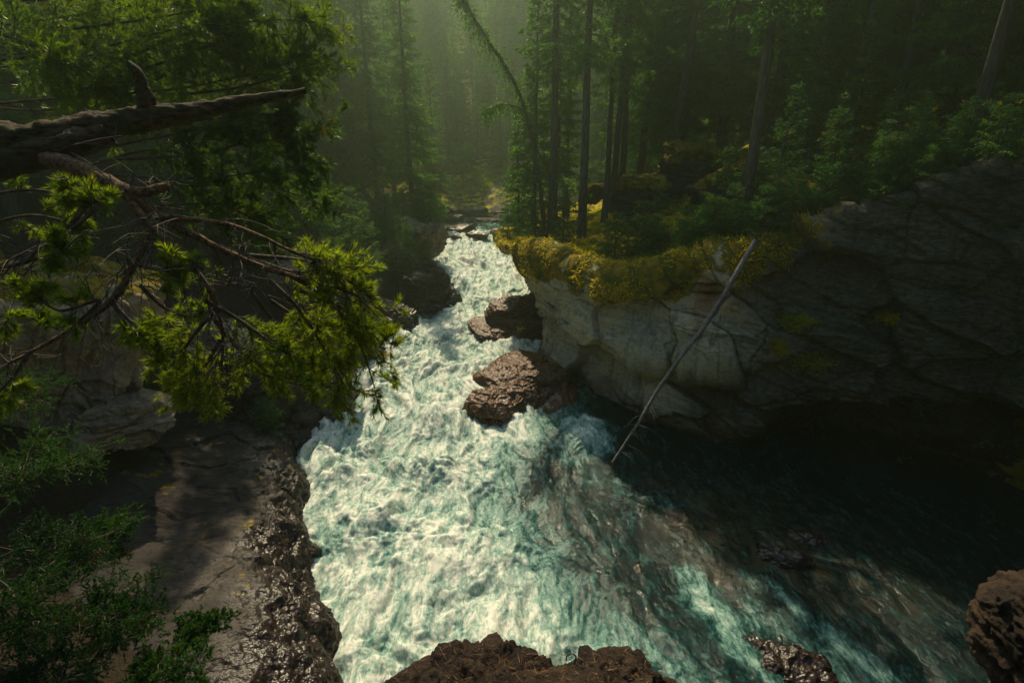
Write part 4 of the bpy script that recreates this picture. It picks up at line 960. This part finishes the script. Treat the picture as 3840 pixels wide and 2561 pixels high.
# ------------------------------------------------------------------ foreground pine
def grow(main, nsub, lsub, seed, s0=.2, side=.9, grav=.15, bend=.25, n=7):
    """sub-branches along a polyline -> list of polylines (m,n,3)"""
    r = np.random.default_rng(seed); M = len(main); out = []
    u = s0+(1-s0)*np.sort(r.random(nsub)); f = u*(M-1.001); i = f.astype(int); ff = (f-i)[:, None]
    B = main[i]*(1-ff)+main[i+1]*ff; ax = unit(main[i+1]-main[i])
    D = unit(ax*r.uniform(.3, 1.1, nsub)[:, None]+unit(r.normal(size=(nsub, 3)))*side)
    L = lsub*r.uniform(.45, 1.15, nsub)*(1.05-.6*u)
    s = np.linspace(0, 1, n); cur = unit(r.normal(size=(nsub, 3)))*bend
    P = B[:, None]+D[:, None]*(L[:, None]*s[None])[..., None]+cur[:, None]*(L[:, None]*(s**2)[None])[..., None]
    P[..., 2] -= grav*L[:, None]*(s**2)[None]
    return P
def sprig_needles(P, seed, per=60, ln=.05, wd=.0028, start=.35, ang=.9):
    """needles round the outer part of each polyline"""
    r = np.random.default_rng(seed); m, n, _ = P.shape
    bi = np.repeat(np.arange(m), per); k = len(bi); u = start+(1-start)*r.random(k); f = u*(n-1.001); i = f.astype(int); ff = (f-i)[:, None]
    B = P[bi, i]*(1-ff)+P[bi, i+1]*ff; ax = unit(P[bi, i+1]-P[bi, i]); rad = r.normal(size=(k, 3)); rad = unit(rad-(rad*ax).sum(1)[:, None]*ax)
    a = ang*r.uniform(.6, 1.15, k)[:, None]*(1-.45*((u-start)/(1-start))[:, None]**3)
    D = unit(ax*np.cos(a)+rad*np.sin(a)+np.array([0, 0, .12]))
    return leaf_tris(B, D, ln*r.uniform(.7, 1.15, k), np.full(k, wd), r)
pine = empty('pine_tree', WY(-40, 150, 3.6)); tag(pine, 'old pine leaning in from the left with a mossy broken trunk', 'pine tree'); po = np.array(pine.location)
def pl(*pts): return np.array([WY(*p)-po for p in pts])
def limb(name, pts, r0, r1, mat, n=40, sides=14, rough=.12, seed=0, pw=1.0):
    P = cr1(pl(*pts), n); rr = r0+(r1-r0)*np.linspace(0, 1, n)**pw
    V, F = tubes(P[None], rr[None], sides); q = (V+po)*9+seed
    C = np.repeat(P, sides, 0); d = (V-C); V = C+d*(1+rough*1.8*fbm(q*.6, 4)[:, None]+rough*.9*fbm(q*np.array([.8, 3, 3]), 4, kind=1)[:, None])
    return mesh_np(name, V, F, mat, pine), P
_, T1 = limb('trunk', [(-160, 178, 3.3), (-60, 162, 3.4), (0, 146, 3.5), (75, 132, 3.6), (130, 120, 3.7), (210, 108, 3.8), (262, 98, 3.85), (306, 91, 3.9)], .165, .018, M_mlog, 150, 30, .35, 1, .72)
limb('trunk', [(-160, 200, 3.35), (-60, 180, 3.4), (0, 166, 3.45), (60, 146, 3.5), (110, 134, 3.6)], .10, .06, M_mlog, 60, 16, .35, 7)
limb('broken_stub', [(150, 112, 3.75), (143, 92, 3.72), (138, 74, 3.7), (128, 62, 3.7)], .055, .012, M_mlog, 26, 10, .4, 3)
_, T2 = limb('limb', [(40, 155, 3.5), (72, 165, 3.4), (105, 180, 3.35), (135, 192, 3.3), (170, 186, 3.35)], .055, .022, M_pbark, 50, 14, .3, 4)
_, T3 = limb('limb', [(130, 190, 3.3), (158, 215, 3.3), (200, 238, 3.3), (250, 262, 3.35), (300, 278, 3.4), (345, 290, 3.45), (385, 312, 3.5)], .028, .006, M_pbark, 60, 9, .3, 5)
_, T4 = limb('limb', [(122, 188, 3.3), (150, 225, 3.2), (185, 255, 3.15), (210, 290, 3.1), (222, 330, 3.1), (222, 370, 3.1)], .024, .005, M_pbark, 60, 9, .3, 6)
_, T5 = limb('limb', [(150, 232, 3.2), (135, 262, 3.1), (112, 300, 3.0), (70, 330, 2.95), (30, 352, 2.9), (-10, 372, 2.9)], .022, .006, M_pbark, 50, 8, .3, 8)
_, T6 = limb('limb', [(110, 183, 3.35), (85, 205, 3.2), (60, 240, 3.1), (25, 262, 3.0), (-20, 270, 2.95)], .022, .006, M_pbark, 50, 8, .3, 9)
_, T7 = limb('limb', [(150, 215, 3.25), (230, 225, 3.35), (290, 250, 3.4), (320, 262, 3.45)], .02, .005, M_pbark, 40, 7, .2, 10)
# bare twig tangle
bare = []
for k, (T, n1, l1) in enumerate(((T3, 26, .50), (T4, 30, .50), (T5, 26, .45), (T6, 22, .45), (T2, 18, .40), (T7, 16, .4))):
    a = grow(T, n1, l1, 500+k, .05, 1.0, .25, .45); bare.append(a)
    for j in range(0, len(a)): bare.append(grow(a[j], 4, .22, 700+40*k+j, .2, 1.0, .2, .5))
bare = np.concatenate(bare)
mesh_np('twigs', *tubes(bare, np.full(len(bare), .0042)[:, None]*np.linspace(1, .35, 7)[None], 4), M_twig, pine)
# needle bearing boughs: (px,py,y) guide lines, sub-branch count, length
def boughs(lines, seed, nsub, lsub, per=7, dens=64, nm='needles', s0=.25, grav=.1, mat=None, wl=1.0):
    subs = []; mains = []
    for j, ln in enumerate(lines):
        mnp = cr1(pl(*ln), 24); mains.append(mnp)
        a = grow(mnp, nsub, lsub, seed+j, s0, .8, grav, .3); subs.append(a)
        for q in range(len(a)): subs.append(grow(a[q], per, lsub*.42, seed+1000+j*50+q, .15, .75, .05, .25))
    m = np.array(mains); subs = np.concatenate(subs)
    r = np.random.default_rng(seed)
    mesh_np('boughs', *join([tubes(m, np.linspace(.016, .004, 24)[None].repeat(len(m), 0), 6), tubes(subs, np.full(len(subs), .003)[:, None]*np.linspace(1, .4, 7)[None], 3)]), M_twig, pine)
    mesh_np(nm, *sprig_needles(subs, seed, dens, .058, .0030, .2), mat or M_pine, pine, smooth=False)
# upper mass
def far_(L, dy): return [[(a, b, c+dy) for a, b, c in l] for l in L]
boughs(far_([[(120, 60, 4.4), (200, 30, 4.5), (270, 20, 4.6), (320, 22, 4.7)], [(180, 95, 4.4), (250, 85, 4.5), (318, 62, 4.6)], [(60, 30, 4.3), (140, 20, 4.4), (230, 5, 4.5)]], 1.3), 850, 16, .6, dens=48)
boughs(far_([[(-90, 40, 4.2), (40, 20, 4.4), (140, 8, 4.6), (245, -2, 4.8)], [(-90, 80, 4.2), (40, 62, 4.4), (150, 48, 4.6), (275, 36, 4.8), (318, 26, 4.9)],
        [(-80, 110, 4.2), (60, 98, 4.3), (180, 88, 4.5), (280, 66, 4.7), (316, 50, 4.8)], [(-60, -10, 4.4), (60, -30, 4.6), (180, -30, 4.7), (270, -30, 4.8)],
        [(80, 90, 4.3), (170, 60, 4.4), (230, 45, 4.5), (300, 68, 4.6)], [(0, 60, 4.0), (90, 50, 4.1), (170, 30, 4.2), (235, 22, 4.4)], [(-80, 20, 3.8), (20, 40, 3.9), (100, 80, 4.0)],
        [(-80, 60, 5.2), (60, 50, 5.3), (180, 40, 5.5), (290, 20, 5.6)], [(-80, 0, 5.2), (60, 0, 5.3), (180, -5, 5.5)], [(-60, 100, 5), (40, 110, 5), (140, 95, 5.1), (230, 80, 5.2)]], 1.4), 900, 34, .78, mat=M_pine_shade)
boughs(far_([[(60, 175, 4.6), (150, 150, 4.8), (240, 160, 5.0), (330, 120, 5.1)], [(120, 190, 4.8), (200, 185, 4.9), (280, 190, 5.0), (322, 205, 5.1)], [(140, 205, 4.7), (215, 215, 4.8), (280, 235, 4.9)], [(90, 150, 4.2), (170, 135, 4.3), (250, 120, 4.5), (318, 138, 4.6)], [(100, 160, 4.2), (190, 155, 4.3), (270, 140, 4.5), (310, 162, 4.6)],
        [(150, 125, 4.3), (220, 118, 4.4), (290, 112, 4.6)], [(110, 175, 4.0), (190, 178, 4.2), (260, 172, 4.3), (300, 165, 4.4)], [(160, 205, 4.2), (220, 205, 4.3), (265, 225, 4.4)]], 1.2), 1500, 24, .60, mat=M_pine_shade)
# right bright sprays
boughs([[(250, 255, 3.4), (310, 262, 3.45), (355, 285, 3.5), (400, 325, 3.55)], [(290, 275, 3.4), (330, 300, 3.45), (360, 345, 3.5), (375, 388, 3.5)], [(260, 262, 3.4), (300, 272, 3.45), (342, 262, 3.5)],
        [(270, 280, 3.4), (300, 310, 3.4), (325, 350, 3.45), (350, 395, 3.45)], [(300, 290, 3.4), (345, 310, 3.5), (385, 345, 3.5)], [(270, 300, 3.6), (320, 330, 3.7), (350, 330, 3.7)], [(250, 290, 3.6), (290, 340, 3.7), (330, 370, 3.7)]], 2100, 12, .44, dens=46, per=6, grav=.35)
boughs([[(205, 300, 3.1), (240, 320, 3.2), (275, 345, 3.2), (300, 362, 3.2)], [(215, 320, 3.1), (240, 350, 3.15), (262, 372, 3.2), (300, 385, 3.2)], [(220, 340, 3.1), (205, 365, 3.1), (185, 392, 3.1)],
        [(215, 310, 3.1), (190, 340, 3.1), (175, 370, 3.1)]], 2600, 11, .36, dens=44, per=6, grav=.3)
boughs([[(130, 262, 3.1), (165, 270, 3.1), (190, 262, 3.15)], [(-30, 230, 3.6), (30, 215, 3.7), (80, 225, 3.8)], [(-40, 320, 3.3), (20, 315, 3.4), (60, 330, 3.5)], [(-20, 195, 3.9), (40, 190, 4.0), (100, 205, 4.0)], [(140, 285, 3.4), (170, 310, 3.5), (200, 300, 3.6)], [(70, 330, 2.95), (100, 300, 3.0), (60, 310, 2.9), (30, 290, 2.9)], [(110, 300, 3.0), (135, 325, 3.0), (165, 345, 3.05)], [(30, 352, 2.9), (10, 380, 2.9), (-20, 410, 2.9)], [(25, 262, 3.0), (45, 245, 3.0), (60, 250, 3.0)], [(60, 240, 3.1), (100, 200, 3.2), (60, 190, 3.2)]], 3000, 7, .26, dens=50)

# ------------------------------------------------------------------ juniper bushes in the near left corner
def juniper(px, py, y, Rr, H, seed, lb, nst=26):
    c = WY(px, py, y); e = empty('juniper_bush', c); tag(e, lb, 'juniper', 'junipers at the lower left')
    r = np.random.default_rng(seed); az = r.random(nst)*6.28; el = r.uniform(.15, 1.3, nst); d = np.stack([np.cos(az)*np.cos(el), np.sin(az)*np.cos(el), np.sin(el)*H/Rr], 1)
    s = np.linspace(0, 1, 8); P = d[:, None]*(Rr*r.uniform(.6, 1.1, nst)[:, None]*s[None])[..., None]; P[..., 2] -= .15*Rr*s**2
    P[:, 1:] += r.normal(size=(nst, 7, 3))*.03
    subs = [P[:, 1:]]
    for q in range(nst):
        a = grow(P[q], 12, .38*Rr, seed*50+q, .25, .7, .0, .3); subs.append(a)
        for z in range(len(a)): subs.append(grow(a[z], 3, .16*Rr, seed*77+q*20+z, .2, .7, 0, .3))
    subs = np.concatenate(subs)
    mesh_np('stems', *tubes(P, np.full((nst, 8), .008)*np.linspace(1, .4, 8), 4), M_twig, e)
    mesh_np('sprays', *sprig_needles(subs, seed, 26, .030, .0038, .1, .75), M_jun, e, smooth=False)
for k, (px, py, y, Rr, H, lb) in enumerate((
    (20, 480, 5.2, 1.0, .6, 'green juniper at the left edge below the rock spur'), (60, 560, 4.4, .85, .55, 'dark juniper below the one at the left edge'),
    (105, 545, 5.0, .6, .4, 'bright tipped juniper spreading onto the slab'), (20, 620, 3.6, .8, .5, 'dark juniper at the left edge near the bottom corner'),
    (110, 620, 3.8, .65, .45, 'dark juniper with bright right side over the slab'), (60, 690, 3.1, .8, .5, 'dark juniper in the bottom left corner'),
    (150, 690, 3.3, .55, .4, 'low juniper at the bottom edge beside bare stems'), (205, 630, 4.3, .38, .25, 'small juniper sprig lying on the wet slab'), (10, 400, 6.4, .8, .5, 'green bush on the rim of the rock spur'))):
    juniper(px, py, y, Rr, H, 31+k, lb)
# broad leaves and a grass blade among the junipers
shr = shrub_geo(77, .35, .3, 7, 60, .11)
# dry needles and a curled twig on the near ledge
r = np.random.default_rng(5); nn_ = 900; px_ = r.uniform(380, 700, nn_); Bq = np.array([WY(a, b, c) for a, b, c in zip(px_, r.uniform(655, 690, nn_), r.uniform(1.35, 1.55, nn_))])
lit = []
for a, b in zip(px_, r.uniform(640, 682, nn_)):
    h_ = hit_px(a, b)
    if h_[1] < 2.6 and h_[2] > 6: lit.append(h_)
lit = np.array(lit); DL = unit(r.normal(size=(len(lit), 3))*np.array([1, 1, .25]))
if len(lit): tag(mesh_np('needle_litter', *leaf_tris(lit+np.array([0, 0, .004]), DL, r.uniform(.02, .06, len(lit)), np.full(len(lit), .0012), r), foliage_mat('dry_needles', (.10, .045, .015), (.30, .16, .05), trans=.1), smooth=False), kind='stuff')
e = empty('dry_twig', WY(572, 668, 1.6)); tag(e, 'thin curled dry twig standing up from the near rock ledge', 'twig'); o0 = np.array(e.location)
P = cr1(np.array([WY(*p)-o0 for p in ((572, 676, 1.58), (574, 664, 1.6), (576, 656, 1.6), (572, 653, 1.6), (567, 655, 1.6), (566, 660, 1.6))]), 20)
mesh_np('stem', *tubes(P[None], np.linspace(.005, .0025, 20)[None], 6), M_twig, e)

# ------------------------------------------------------------------ air
def haze():
    m = bpy.data.materials.new('haze_air'); m.use_nodes = True; t = m.node_tree; t.nodes.clear()
    out = t.nodes.new('ShaderNodeOutputMaterial'); v = t.nodes.new('ShaderNodeVolumePrincipled')
    v.inputs['Density'].default_value = HAZE_D; v.inputs['Color'].default_value = (0.67, 0.90, 0.60, 1); v.inputs['Anisotropy'].default_value = 0.72
    t.links.new(v.outputs[0], out.inputs['Volume'])
    x, y0, y1, z0, z1 = 270, -70, 330, -8, 84
    V = [(-x, y0, z0), (x, y0, z0), (x, y1, z0), (-x, y1, z0), (-x, y0, z1), (x, y0, z1), (x, y1, z1), (-x, y1, z1)]
    F = [(3, 2, 1, 0), (4, 5, 6, 7), (0, 1, 5, 4), (1, 2, 6, 5), (2, 3, 7, 6), (3, 0, 4, 7)]
    o = mesh_np('haze', V, F, m, smooth=False); tag(o, kind='stuff')
HAZE_D = 0.0029
haze()
